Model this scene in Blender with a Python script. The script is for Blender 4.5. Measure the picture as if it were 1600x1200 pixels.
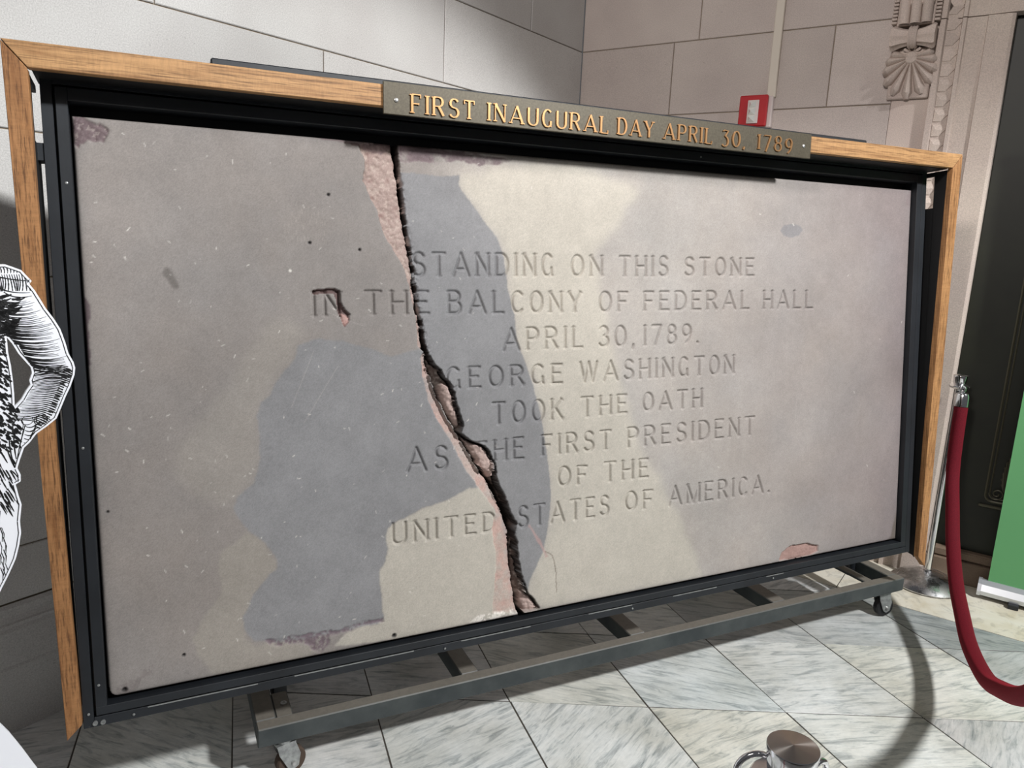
import bpy, bmesh, math, random, json
import numpy as np
from mathutils import Vector, Matrix

for o in list(bpy.data.objects): bpy.data.objects.remove(o)
SC = bpy.context.scene
COL = SC.collection

# ------------------------------------------------------------------ camera, light, exposure
cam_d = bpy.data.cameras.new('camera'); cam = bpy.data.objects.new('camera', cam_d); COL.objects.link(cam)
SC.camera = cam
cam_d.sensor_width = 36.0; cam_d.lens = 1169.82 / 1600 * 36.0; cam_d.clip_start = 0.02
CAM = Vector((0.1417, -1.8009, 1.53))
RR = ((0.903151, -0.427132, 0.043315), (-0.050182, -0.205226, -0.977427), (0.426380, 0.880591, -0.206784))
right, down, fwd = (Vector(r) for r in RR)
m = Matrix((right, -down, -fwd)).transposed().to_4x4(); m.translation = CAM
cam.matrix_world = m

vs = SC.view_settings
vs.view_transform = 'Standard'; vs.look = 'None'; vs.exposure = 0.0; vs.gamma = 1.0; vs.use_curve_mapping = False

w = bpy.data.worlds.new('world'); SC.world = w; w.use_nodes = True
bg = w.node_tree.nodes['Background']; bg.inputs[0].default_value = (0.95, 0.95, 1.0, 1); bg.inputs[1].default_value = 0.08

def spot(name, loc, target, power, angle, blend, radius, color=(1, 1, 1)):
    d = bpy.data.lights.new(name, 'SPOT'); o = bpy.data.objects.new(name, d); COL.objects.link(o)
    o.location = loc; d.energy = power; d.spot_size = math.radians(angle); d.spot_blend = blend
    d.shadow_soft_size = radius; d.color = color
    o.rotation_euler = (Vector(target) - Vector(loc)).to_track_quat('-Z', 'Y').to_euler()
    return o
def area(name, loc, target, power, sx, sy, color=(1, 1, 1)):
    d = bpy.data.lights.new(name, 'AREA'); o = bpy.data.objects.new(name, d); COL.objects.link(o)
    o.location = loc; d.energy = power; d.shape = 'RECTANGLE'; d.size = sx; d.size_y = sy; d.color = color
    o.rotation_euler = (Vector(target) - Vector(loc)).to_track_quat('-Z', 'Y').to_euler()
    return o
spot('ceiling_spotlight', (3.3, -3.9, 4.65), (1.45, 0.0, 0.45), 1600, 49, 0.18, 0.20, (1.0, 1.0, 1.0))
spot('wall_washer', (2.3, -3.6, 4.3), (-0.95, 0.4, 2.3), 520, 35, 0.6, 0.10, (0.96, 0.98, 1.0))
spot('side_spotlight', (-1.3, -1.9, 3.6), (2.9, 1.2, 2.2), 430, 52, 0.7, 0.25, (1.0, 0.93, 0.90))
area('soft_fill', (-1.2, -3.0, 3.9), (1.6, 0.4, 1.2), 16, 1.2, 1.2, (1.0, 0.95, 0.91))  # added soft fill from the front left; no lamp is seen there

# ------------------------------------------------------------------ helpers
def lin(c):
    c = c / 255.0
    return c / 12.92 if c <= 0.04045 else ((c + 0.055) / 1.055) ** 2.4
def rgb(r, g, b): return (lin(r), lin(g), lin(b), 1.0)

class N:
    """small node-tree builder"""
    def __init__(s, name):
        s.m = bpy.data.materials.new(name); s.m.use_nodes = True
        s.t = s.m.node_tree; s.b = s.t.nodes['Principled BSDF']
    def n(s, kind, **kw):
        x = s.t.nodes.new(kind)
        for k, v in kw.items():
            if k.startswith('i_'):
                key = k[2:]; key = int(key) if key.isdigit() else key
                x.inputs[key].default_value = v
            else: setattr(x, k, v)
        return x
    def l(s, a, b): s.t.links.new(a, b)
    def obj(s): return s.n('ShaderNodeTexCoord').outputs['Object']
    def map(s, src, scale=(1, 1, 1), rot=(0, 0, 0)):
        x = s.n('ShaderNodeMapping'); x.inputs['Scale'].default_value = scale; x.inputs['Rotation'].default_value = rot
        s.l(src, x.inputs['Vector']); return x.outputs[0]
    def noise(s, src, scale, detail=4, rough=.55, dist=0):
        x = s.n('ShaderNodeTexNoise'); x.inputs['Scale'].default_value = scale; x.inputs['Detail'].default_value = detail
        x.inputs['Roughness'].default_value = rough; x.inputs['Distortion'].default_value = dist
        s.l(src, x.inputs['Vector']); return x.outputs['Fac']
    def ramp(s, fac, stops):
        x = s.n('ShaderNodeValToRGB'); e = x.color_ramp.elements
        e[0].position, e[0].color = stops[0]; e[1].position, e[1].color = stops[-1]
        for p, c in stops[1:-1]:
            k = e.new(p); k.color = c
        s.l(fac, x.inputs[0]); return x.outputs[0]
    def mix(s, fac, a, b, blend='MIX'):
        x = s.n('ShaderNodeMix', data_type='RGBA', blend_type=blend)
        if isinstance(fac, (int, float)): x.inputs[0].default_value = fac
        else: s.l(fac, x.inputs[0])
        for sock, v in ((x.inputs[6], a), (x.inputs[7], b)):
            if isinstance(v, tuple): sock.default_value = v
            else: s.l(v, sock)
        return x.outputs[2]
    def bump(s, h, strength=.3, dist=.002):
        x = s.n('ShaderNodeBump'); x.inputs['Strength'].default_value = strength; x.inputs['Distance'].default_value = dist
        s.l(h, x.inputs['Height']); s.l(x.outputs[0], s.b.inputs['Normal'])
    def set(s, color=None, rough=.6, metal=0.0, spec=.5):
        if isinstance(color, tuple): s.b.inputs['Base Color'].default_value = color
        elif color is not None: s.l(color, s.b.inputs['Base Color'])
        if isinstance(rough, (int, float)): s.b.inputs['Roughness'].default_value = rough
        else: s.l(rough, s.b.inputs['Roughness'])
        s.b.inputs['Metallic'].default_value = metal; s.b.inputs['Specular IOR Level'].default_value = spec
        return s.m

G1 = (1, 1, 1, 1); G0 = (0, 0, 0, 1)
def g(v): return (v, v, v, 1)

def mat_limestone(name, a, b, pit=.55):
    k = N(name); c = k.obj()
    n1 = k.noise(c, 2.2, 3); col = k.ramp(n1, [(.3, a), (.7, b)])
    oi = k.n('ShaderNodeObjectInfo')
    r = k.ramp(oi.outputs['Random'], [(0, g(.88)), (1, g(1.06))]); col = k.mix(1.0, col, r, 'MULTIPLY')
    n2 = k.noise(c, 260, 3, .7); col = k.mix(1.0, col, k.ramp(n2, [(.3, g(.76)), (.7, g(1.16))]), 'MULTIPLY')
    sp = k.noise(k.map(c, (1, 1, 1.6)), 70, 3, .6); mask = k.noise(c, 3.5, 2)
    pits = k.ramp(sp, [(.66, g(1)), (.72, g(pit))]); pm = k.ramp(mask, [(.45, g(0)), (.6, g(1))])
    col = k.mix(pm, col, k.mix(1.0, col, pits, 'MULTIPLY'))
    k.bump(n2, .35, .0015)
    return k.set(col, .85, 0, .25)
M = {}
M['limestone_left'] = mat_limestone('limestone_left', rgb(193, 190, 187), rgb(206, 205, 202))
M['limestone_right'] = mat_limestone('limestone_right', rgb(184, 172, 166), rgb(200, 189, 181))
M['carved'] = mat_limestone('limestone_carved', rgb(194, 178, 170), rgb(208, 195, 182), .85)
M['mortar'] = N('mortar').set(rgb(140, 128, 112), .95)
def mat_marble():
    k = N('floor_marble'); c = k.obj(); oi = k.n('ShaderNodeObjectInfo')
    vr = k.n('ShaderNodeVectorRotate', rotation_type='Z_AXIS'); k.l(c, vr.inputs['Vector'])
    mt = k.n('ShaderNodeMath', operation='MULTIPLY_ADD'); k.l(oi.outputs['Random'], mt.inputs[0]); mt.inputs[1].default_value = 1.5; mt.inputs[2].default_value = -.55
    k.l(mt.outputs[0], vr.inputs['Angle']); v = vr.outputs[0]
    a1 = k.n('ShaderNodeVectorMath', operation='ADD'); k.l(v, a1.inputs[0]); cmb = k.n('ShaderNodeCombineXYZ')
    m2 = k.n('ShaderNodeMath', operation='MULTIPLY'); k.l(oi.outputs['Random'], m2.inputs[0]); m2.inputs[1].default_value = 37.0
    k.l(m2.outputs[0], cmb.inputs[0]); k.l(cmb.outputs[0], a1.inputs[1]); v = a1.outputs[0]
    st = k.noise(k.map(v, (2.2, 11, 1)), 3.2, 6, .66, .9)
    st2 = k.noise(k.map(v, (3, 30, 1)), 4, 5, .7, .5)
    col = k.ramp(st, [(.31, rgb(104, 113, 117)), (.41, rgb(168, 175, 176)), (.49, rgb(218, 221, 219)), (.66, rgb(238, 239, 236))])
    col = k.mix(.4, col, k.ramp(st2, [(.32, rgb(128, 137, 139)), (.45, rgb(215, 218, 216)), (.7, rgb(240, 240, 238))]))
    bigm = k.noise(c, 3.2, 3, .6); col = k.mix(1.0, col, k.ramp(bigm, [(.3, rgb(226, 224, 218)), (.65, g(1.04))]), 'MULTIPLY')
    col = k.mix(1.0, col, oi.outputs['Color'], 'MULTIPLY')
    dirt = k.noise(c, 60, 4, .7); col = k.mix(1.0, col, k.ramp(dirt, [(.3, g(.93)), (.65, g(1.03))]), 'MULTIPLY')
    k.bump(dirt, .06, .001)
    return k.set(col, .38, 0, .4)
M['marble'] = mat_marble()
k = N('cream_marble'); c = k.obj(); n1 = k.noise(c, 5, 6, .6, .6)
n2 = k.noise(k.map(c, (1, 1, 1)), 14, 5, .6, 1.5)
col = k.ramp(n1, [(.3, rgb(196, 186, 162)), (.5, rgb(214, 208, 192)), (.7, rgb(222, 219, 208))])
col = k.mix(1.0, col, k.ramp(n2, [(.36, g(.8)), (.46, g(1))]), 'MULTIPLY'); M['cream'] = k.set(col, .4)
M['grout'] = N('grout').set(rgb(74, 68, 62), .95)

k = N('black_steel'); c = k.obj(); n1 = k.noise(c, 6, 5); n2 = k.noise(c, 90, 3, .7)
col = k.ramp(n1, [(.3, rgb(20, 23, 27)), (.7, rgb(32, 36, 41))]); col = k.mix(k.ramp(n2, [(.74, g(0)), (.8, g(.6))]), col, rgb(120, 124, 124))
k.bump(n2, .15, .001); M['black_steel'] = k.set(col, .48, .0, .5)
k = N('dolly_steel'); c = k.obj(); n1 = k.noise(c, 7, 6, .65); n2 = k.noise(c, 70, 4, .7)
geo = k.n('ShaderNodeNewGeometry'); sx = k.n('ShaderNodeSeparateXYZ'); k.l(geo.outputs['Normal'], sx.inputs[0])
col = k.ramp(n1, [(.35, rgb(52, 58, 60)), (.65, rgb(74, 79, 79))])
dust = k.mix(k.ramp(n2, [(.3, g(.3)), (.7, g(1))]), rgb(112, 106, 97), rgb(136, 129, 118))
col = k.mix(k.ramp(sx.outputs['Z'], [(.6, g(0)), (.9, g(.75))]), col, dust)
col = k.mix(k.ramp(n2, [(.72, g(0)), (.78, g(.5))]), col, rgb(150, 140, 128))
M['dolly_steel'] = k.set(col, .55, .2)
M['black_panel'] = N('black_panel').set(rgb(14, 15, 17), .6)
M['rust'] = N('rusty_rubber').set(rgb(74, 60, 50), .9)
M['rubber'] = N('black_rubber').set(rgb(22, 22, 24), .6)
k = N('zinc'); n1 = k.noise(k.obj(), 60, 4); M['zinc'] = k.set(k.ramp(n1, [(.3, rgb(130, 132, 132)), (.7, rgb(175, 178, 176))]), .4, .6)
M['screw'] = N('screw_metal').set(rgb(190, 190, 188), .35, .8)

def mat_wood(name, axis, a, b, cdark):
    k = N(name); c = k.obj()
    sc = (1, 14, 14) if axis == 0 else (14, 14, 1)
    n1 = k.noise(k.map(c, sc), 4.5, 6, .62, .4)
    sc2 = (2, 70, 70) if axis == 0 else (70, 70, 2)
    n2 = k.noise(k.map(c, sc2), 4, 4, .7)
    oi = k.n('ShaderNodeObjectInfo')
    col = k.ramp(n1, [(.3, a), (.5, b), (.68, tuple(min(1, v * 1.15) for v in b[:3]) + (1,))])
    col = k.mix(k.ramp(n2, [(.36, g(.75)), (.5, g(0))]), col, cdark)
    n3 = k.noise(k.map(c, (60, 9, 9) if axis == 0 else (9, 9, 60)), 3, 4, .8)
    col = k.mix(1.0, col, k.ramp(n3, [(.35, g(.86)), (.6, g(1.05))]), 'MULTIPLY')
    col = k.mix(1.0, col, oi.outputs['Color'], 'MULTIPLY')
    k.bump(n2, .2, .001)
    return k.set(col, .5, 0, .35)
M['wood_h'] = mat_wood('oak_trim_horizontal', 0, rgb(140, 101, 65), rgb(176, 136, 93), rgb(82, 56, 36))
M['wood_v'] = mat_wood('oak_trim_vertical', 2, rgb(134, 92, 57), rgb(168, 124, 82), rgb(80, 52, 33))
k = N('plaque_bronze'); n1 = k.noise(k.obj(), 180, 3); M['plaque'] = k.set(k.ramp(n1, [(.3, rgb(74, 68, 56)), (.7, rgb(90, 84, 70))]), .45, .35)
M['gold'] = N('gold_letters').set(rgb(198, 152, 106), .32, .85)
M['chrome'] = N('chrome').set(rgb(235, 235, 237), .13, 1.0)
k = N('brushed_cap'); M['brushed'] = k.set(rgb(196, 190, 184), .24, 1.0)
k.b.inputs['Anisotropic'].default_value = .9
tg = k.n('ShaderNodeTangent', direction_type='RADIAL', axis='Z'); k.l(tg.outputs[0], k.b.inputs['Tangent'])
k = N('worn_chrome'); c = k.obj(); n1 = k.noise(c, 16, 6, .7)
M['worn'] = k.set(k.ramp(n1, [(.4, rgb(150, 148, 146)), (.6, rgb(215, 216, 218))]), k.ramp(n1, [(.4, g(.45)), (.6, g(.16))]), 1.0)
k = N('red_velvet'); n1 = k.noise(k.obj(), 350, 3); M['velvet'] = k.set(k.ramp(n1, [(.3, rgb(74, 8, 20)), (.7, rgb(104, 18, 32))]), .85, 0, .2)
k.b.inputs['Sheen Weight'].default_value = .3; k.b.inputs['Sheen Tint'].default_value = rgb(230, 60, 80); k.bump(n1, .4, .001)
M['green'] = N('banner_green').set(rgb(96, 158, 104), .8)
M['silver'] = N('silver_base').set(rgb(205, 208, 212), .3, .7)
k = N('door_green'); n1 = k.noise(k.obj(), 8, 4); M['door'] = k.set(k.ramp(n1, [(.3, rgb(20, 22, 14)), (.7, rgb(27, 30, 19))]), .5, 0, .4)
M['door_orn'] = N('door_ornament').set(rgb(78, 76, 62), .4, .4)
M['saddle'] = mat_limestone('saddle_stone', rgb(112, 96, 82), rgb(140, 122, 104))
M['red_plastic'] = N('red_plastic').set(rgb(168, 22, 30), .35)
M['pale_plastic'] = N('pale_plastic').set(rgb(200, 188, 184), .5)
M['raceway'] = N('raceway_paint').set(rgb(205, 196, 182), .55)
k = N('strobe_lens'); k.set(rgb(225, 225, 220), .08, .35); M['lens'] = k.m
M['board'] = N('white_board').set(rgb(236, 238, 244), .55)
M['ink'] = N('black_ink').set(rgb(12, 12, 14), .6)

def link(name, me, mat, parent=None, mats=None):
    o = bpy.data.objects.new(name, me); COL.objects.link(o)
    if mat is not None and not me.materials: me.materials.append(M[mat])
    if parent is not None: o.parent = parent
    return o
def empty(name, label, cat, loc=(0, 0, 0), rot=(0, 0, 0), group=None):
    o = bpy.data.objects.new(name, None); COL.objects.link(o); o.location = loc; o.rotation_euler = rot
    o.empty_display_size = .1; o['label'] = label; o['category'] = cat
    if group: o['group'] = group
    return o
def fin(bm, name, mat, parent=None, smooth=False):
    bmesh.ops.recalc_face_normals(bm, faces=bm.faces)
    me = bpy.data.meshes.new(name); bm.to_mesh(me); bm.free()
    if smooth:
        for p in me.polygons: p.use_smooth = True
        if smooth != 'all': me.set_sharp_from_angle(angle=math.radians(38))
    return link(name, me, mat, parent)
def bx(bm, x0, x1, y0, y1, z0, z1, bev=0.0):
    r = bmesh.ops.create_cube(bm, size=1)
    vs_ = r['verts']
    for v in vs_:
        v.co = Vector(((x0 + x1) / 2 + v.co.x * (x1 - x0), (y0 + y1) / 2 + v.co.y * (y1 - y0), (z0 + z1) / 2 + v.co.z * (z1 - z0)))
    if bev > 0:
        es = list({e for v in vs_ for e in v.link_edges})
        bmesh.ops.bevel(bm, geom=es, offset=bev, segments=1, affect='EDGES', profile=.5)
def box(name, mat, parent, x0, x1, y0, y1, z0, z1, bev=.001):
    bm = bmesh.new(); bx(bm, x0, x1, y0, y1, z0, z1, bev); return fin(bm, name, mat, parent)
def lathe(bm, prof, seg=24, M4=None, cap=True):
    rings = []
    for r, z in prof:
        ring = []
        for i in range(seg):
            a = 2 * math.pi * i / seg; p = Vector((r * math.cos(a), r * math.sin(a), z))
            ring.append(bm.verts.new(M4 @ p if M4 else p))
        rings.append(ring)
    for a, b in zip(rings, rings[1:]):
        for i in range(seg):
            j = (i + 1) % seg; bm.faces.new((a[i], a[j], b[j], b[i]))
    if cap:
        bm.faces.new(rings[0][::-1]); bm.faces.new(rings[-1])
def tube(bm, pts, rad, seg=10, closed=False, caps=True):
    pts = [Vector(p) for p in pts]; n = len(pts); rings = []
    t0 = (pts[1] - pts[0]).normalized(); up = Vector((0, 0, 1)) if abs(t0.z) < .9 else Vector((1, 0, 0))
    nrm = t0.cross(up).normalized()
    for i, p in enumerate(pts):
        if closed: t = (pts[(i + 1) % n] - pts[i - 1]).normalized()
        else: t = (pts[min(i + 1, n - 1)] - pts[max(i - 1, 0)]).normalized()
        nrm = (nrm - t * nrm.dot(t)).normalized(); b = t.cross(nrm)
        r = rad[i] if isinstance(rad, (list, tuple)) else rad
        rings.append([bm.verts.new(p + nrm * r * math.cos(2 * math.pi * k / seg) + b * r * math.sin(2 * math.pi * k / seg)) for k in range(seg)])
    m_ = n if closed else n - 1
    for i in range(m_):
        a = rings[i]; b = rings[(i + 1) % n]
        for k in range(seg):
            j = (k + 1) % seg; bm.faces.new((a[k], a[j], b[j], b[k]))
    if caps and not closed:
        bm.faces.new(rings[0][::-1]); bm.faces.new(rings[-1])
def prism(bm, pts, y0, y1):
    """polygon in x,z extruded along y"""
    a = [bm.verts.new((x, y0, z)) for x, z in pts]; b = [bm.verts.new((x, y1, z)) for x, z in pts]
    bm.faces.new(a); bm.faces.new(b[::-1])
    n = len(pts)
    for i in range(n):
        j = (i + 1) % n; bm.faces.new((a[i], b[i], b[j], a[j]))
def struct(o): o['kind'] = 'structure'; return o

# ------------------------------------------------------------------ letter skeletons (unit cap height)
def arc(cx_, cy_, rx, ry, a0, a1, n=10):
    return [(cx_ + rx * math.cos(math.radians(a0 + (a1 - a0) * i / n)), cy_ + ry * math.sin(math.radians(a0 + (a1 - a0) * i / n))) for i in range(n + 1)]
K, T_ = 1.0, 0.0     # K thick stroke, T_ thin stroke
GL = {
 'A': (.70, [([(0, 0), (.35, 1)], T_), ([(.35, 1), (.70, 0)], K), ([(.12, .3), (.58, .3)], T_)]),
 'B': (.50, [([(0, 0), (0, 1)], K), ([(0, 1), (.27, 1)] + arc(.27, .77, .19, .23, 90, -90) + [(0, .54)], .6), ([(.27, .54)] + arc(.27, .27, .23, .27, 90, -90) + [(0, 0)], .8)]),
 'C': (.50, [(arc(.28, .5, .27, .5, 48, 312, 18), .7)]),
 'D': (.54, [([(0, 0), (0, 1)], K), ([(0, 1), (.24, 1)] + arc(.24, .5, .30, .5, 90, -90, 16) + [(0, 0)], .7)]),
 'E': (.44, [([(0, 0), (0, 1)], K), ([(0, 1), (.42, 1)], T_), ([(0, .53), (.34, .53)], T_), ([(0, 0), (.44, 0)], T_)]),
 'F': (.44, [([(0, 0), (0, 1)], K), ([(0, 1), (.44, 1)], T_), ([(0, .5), (.34, .5)], T_)]),
 'G': (.52, [(arc(.27, .5, .27, .5, 48, 312, 18), .7), ([(.45, .13), (.50, .02)], T_), ([(.46, .36), (.46, .12)], K)]),
 'H': (.52, [([(0, 0), (0, 1)], K), ([(.52, 0), (.52, 1)], K), ([(0, .5), (.52, .5)], T_)]),
 'I': (.02, [([(.01, 0), (.01, 1)], K)]),
 'K': (.52, [([(0, 0), (0, 1)], K), ([(.48, 1), (0, .4)], T_), ([(.17, .6), (.52, 0)], K)]),
 'L': (.44, [([(0, 0), (0, 1)], K), ([(0, 0), (.44, 0)], T_)]),
 'M': (.72, [([(0, 0), (0, 1)], T_), ([(0, 1), (.36, 0)], K), ([(.36, 0), (.72, 1)], T_), ([(.72, 1), (.72, 0)], K)]),
 'N': (.54, [([(0, 0), (0, 1)], T_), ([(0, 1), (.54, 0)], K), ([(.54, 0), (.54, 1)], T_)]),
 'O': (.54, [(arc(.27, .5, .27, .5, 0, 360, 28), .7)]),
 'P': (.48, [([(0, 0), (0, 1)], K), ([(0, 1), (.26, 1)] + arc(.26, .74, .22, .26, 90, -90) + [(0, .48)], .7)]),
 'R': (.52, [([(0, 0), (0, 1)], K), ([(0, 1), (.26, 1)] + arc(.26, .75, .21, .25, 90, -90) + [(0, .5)], .7), ([(.26, .5), (.52, 0)], K)]),
 'S': (.46, [(arc(.24, .76, .21, .24, 28, 262, 14) + arc(.23, .26, .23, .26, 82, -155, 14), .8)]),
 'T': (.54, [([(0, 1), (.54, 1)], T_), ([(.27, 0), (.27, 1)], K)]),
 'U': (.52, [([(0, 1), (0, .28)] + arc(.26, .28, .26, .28, 180, 360, 14) + [(.52, 1)], .8)]),
 'W': (.84, [([(0, 1), (.21, 0)], K), ([(.21, 0), (.42, 1)], T_), ([(.42, 1), (.63, 0)], K), ([(.63, 0), (.84, 1)], T_)]),
 'Y': (.58, [([(0, 1), (.29, .45)], K), ([(.58, 1), (.29, .45)], T_), ([(.29, .45), (.29, 0)], K)]),
 '0': (.54, [(arc(.27, .5, .27, .5, 0, 360, 28), .7)]),
 '1': (.02, [([(.01, 0), (.01, 1)], K)]),
 '3': (.46, [(arc(.22, .77, .20, .23, 150, -85, 12) + arc(.22, .27, .24, .27, 80, -150, 14), .8)]),
 '7': (.46, [([(0, 1), (.46, 1), (.16, 0)], .7)]),
 '8': (.44, [(arc(.22, .77, .18, .23, 0, 360, 20), .7), (arc(.22, .27, .22, .27, 0, 360, 22), .7)]),
 '9': (.44, [(arc(.22, .7, .22, .3, 0, 360, 22), .7), (arc(.1, .62, .34, .6, 5, -75, 10), .7)]),
 '.': (.04, [([(.0, .03), (.04, .0)], K)]),
 ',': (.06, [([(.05, .05), (.0, -.14)], K)]),
}
def layout(word, x0, x1, gap=.38):
    tot = sum(GL[c][0] for c in word) + gap * (len(word) - 1)
    s_ = (x1 - x0) / tot; out = []; x = x0
    for c in word:
        out.append((c, x, s_)); x += (GL[c][0] + gap) * s_
    return out
# ------------------------------------------------------------------ setting: floor of rhombic marble tiles
A0 = Vector((2.373, 2.094, 0.0)); WA = math.radians(29.1199)
WL = Vector((math.cos(WA), math.sin(WA), 0)); WR = Vector((-math.sin(WA), math.cos(WA), 0))
E1 = Vector((.4115, -.1955)); E2 = Vector((-.046, -.4625)); N0 = Vector((2.003, .228))
def clip(poly, p, n):
    out = []
    for i in range(len(poly)):
        a, b = poly[i], poly[(i + 1) % len(poly)]; da, db = (a - p).dot(n), (b - p).dot(n)
        if da >= 0: out.append(a)
        if (da >= 0) != (db >= 0): out.append(a + (b - a) * (da / (da - db)))
    return out
def shrink(poly, d):
    n = len(poly); ar = sum(poly[i].x * poly[(i + 1) % n].y - poly[(i + 1) % n].x * poly[i].y for i in range(n))
    if ar < 0: poly = poly[::-1]
    out = poly
    for i in range(n):
        a, b = poly[i], poly[(i + 1) % n]
        if (b - a).length < 1e-5: continue
        e = (b - a).normalized(); nn = Vector((-e.y, e.x)); out = clip(out, a + nn * d, nn)
        if len(out) < 3: return []
    return out
def slab_prism(name, poly, mat, parent, top=0.0, th=.02, ch=.0006, col=None):
    poly = [p for i, p in enumerate(poly) if (p - poly[i - 1]).length > 2e-3]
    if len(poly) < 3: return None
    inner = shrink(list(poly), ch)
    bm = bmesh.new()
    ar = sum(poly[i].x * poly[(i + 1) % len(poly)].y - poly[(i + 1) % len(poly)].x * poly[i].y for i in range(len(poly)))
    if ar < 0: poly = poly[::-1]
    cen = sum(poly, Vector((0, 0))) / len(poly)
    rings = []
    for pl, z in (([p for p in poly], top - th), ([p for p in poly], top - ch), ([p + (cen - p).normalized() * ch * 1.5 for p in poly], top)):
        rings.append([bm.verts.new((p.x, p.y, z)) for p in pl])
    n = len(poly)
    for a, b in zip(rings, rings[1:]):
        for i in range(n):
            j = (i + 1) % n; bm.faces.new((a[i], a[j], b[j], b[i]))
    bm.faces.new(rings[0][::-1]); bm.faces.new(rings[-1])
    o = fin(bm, name, mat, parent)
    if col: o.color = col
    return o
floor = struct(fin((lambda b: (bx(b, -3.2, 5.2, -4.6, 3.2, -.12, -.0022), b)[1])(bmesh.new()), 'floor', 'grout'))
wl2 = Vector((WL.x, WL.y)); wr2 = Vector((WR.x, WR.y)); a2 = Vector((A0.x, A0.y))
bord = a2 - wl2 * .424
rnd = random.Random(4)
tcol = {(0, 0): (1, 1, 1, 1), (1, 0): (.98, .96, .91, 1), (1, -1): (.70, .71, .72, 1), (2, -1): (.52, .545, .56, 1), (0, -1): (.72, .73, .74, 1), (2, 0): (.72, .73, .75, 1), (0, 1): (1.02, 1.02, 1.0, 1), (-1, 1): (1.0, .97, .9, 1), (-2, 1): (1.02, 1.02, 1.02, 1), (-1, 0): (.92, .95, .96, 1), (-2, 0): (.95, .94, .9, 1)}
for i in range(-12, 8):
    for j in range(-7, 9):
        p = N0 + E1 * i + E2 * j
        jit = lambda: Vector((rnd.uniform(-.0015, .0015), rnd.uniform(-.0015, .0015)))
        poly = [p + jit(), p + E1 + jit(), p + E1 + E2 + jit(), p + E2 + jit()]
        poly = clip(poly, a2 - wr2 * .0, -wr2); poly = clip(poly, bord, -wl2) if len(poly) > 2 else []
        for pp, nn in (((-3.1, 0), (1, 0)), ((5.1, 0), (-1, 0)), ((0, -4.5), (0, 1))):
            if len(poly) > 2: poly = clip(poly, Vector(pp), Vector(nn))
        if len(poly) < 3: continue
        poly = shrink(poly, .0021)
        if len(poly) < 3: continue
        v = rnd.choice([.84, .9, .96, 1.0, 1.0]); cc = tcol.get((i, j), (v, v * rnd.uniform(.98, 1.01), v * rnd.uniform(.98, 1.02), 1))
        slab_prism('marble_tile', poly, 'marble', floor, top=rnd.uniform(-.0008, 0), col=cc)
# cream marble border slabs along the doorway
rs = [.2, -.9, -1.75, -2.9, -4.2, -5.4]
for r0, r1 in zip(rs, rs[1:]):
    q = [bord + wr2 * r0, a2 + wl2 * .3 + wr2 * r0, a2 + wl2 * .3 + wr2 * r1, bord + wr2 * r1]
    q = clip(q, a2, -wr2) if r0 > 0 else q
    q = shrink(q, .002)
    if len(q) > 2: slab_prism('border_slab', q, 'cream', floor)

# ------------------------------------------------------------------ walls of limestone blocks
def block(parent, x0, x1, z0, z1, mat, j=.0022, proud=0.0):
    bm = bmesh.new(); a, b, c_, d = x0 + j, x1 - j, z0 + j, z1 - j; e = .0025
    r1 = [bm.verts.new((x, .0065, z)) for x, z in ((a, c_), (b, c_), (b, d), (a, d))]
    r2 = [bm.verts.new((x, e - proud, z)) for x, z in ((a, c_), (b, c_), (b, d), (a, d))]
    r3 = [bm.verts.new((x, -proud, z)) for x, z in ((a + e, c_ + e), (b - e, c_ + e), (b - e, d - e), (a + e, d - e))]
    for p, q in ((r1, r2), (r2, r3)):
        for i in range(4): bm.faces.new((p[i], p[(i + 1) % 4], q[(i + 1) % 4], q[i]))
    bm.faces.new(r3)
    return fin(bm, 'stone_block', mat, parent)
wall_left = struct(box('wall_left', 'mortar', None, -4.6, 0.0, .006, .3, -.1, 3.75, 0)); wall_left.location = A0; wall_left.rotation_euler = (0, 0, WA)
wall_right = struct(box('wall_right', 'mortar', None, 0.0, 1.62, .006, .3, -.1, 3.75, 0)); wall_right.location = A0; wall_right.rotation_euler = (0, 0, WA - math.pi / 2)
lv = [.39, .555, .94, 1.33, 1.724, 2.135, 2.492, 2.848, 3.2, 3.7]
jl = {5: [-4.6, -3.35, -2.5, -1.172, 0], 6: [-4.6, -3.9, -1.9, -.512, 0], 4: [-4.6, -3.2, -1.85, -.9, 0]}
for q in range(len(lv) - 1):
    js = jl.get(q, [-4.6, -3.6, -2.3, -.7, 0] if q % 2 else [-4.6, -2.2, -1.3, 0])
    for x0, x1 in zip(js, js[1:]): block(wall_left, x0, x1 if x1 else -.001, lv[q], lv[q + 1], 'limestone_left', proud=rnd.uniform(0, .0008))
jr = {5: [0, .55, 1.342, 1.62], 6: [0, .683, 1.62], 4: [0, .95, 1.62], 7: [0, .95, 1.62]}
for q in range(len(lv) - 1):
    js = jr.get(q, [0, .8, 1.62])
    for x0, x1 in zip(js, js[1:]): block(wall_right, x0 + (.001 if x0 == 0 else 0), x1, lv[q], lv[q + 1], 'limestone_right', proud=rnd.uniform(0, .0008))
def mould(name, x0, x1, prof, mat, parent, seams=()):
    bm = bmesh.new(); xs = [x0, x1]
    rr = [[bm.verts.new((x, y, z)) for y, z in prof] for x in xs]
    n = len(prof)
    for i in range(n): bm.faces.new((rr[0][i], rr[0][(i + 1) % n], rr[1][(i + 1) % n], rr[1][i]))
    bm.faces.new(rr[0]); bm.faces.new(rr[1][::-1])
    return fin(bm, name, mat, parent)
base_prof = [(.0, 0), (-.034, 0), (-.034, .203), (-.028, .209), (-.028, .315), (-.022, .325), (-.022, .334), (-.016, .338), (-.010, .352), (-.010, .378), (-.002, .388), (.0, .388)]
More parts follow.
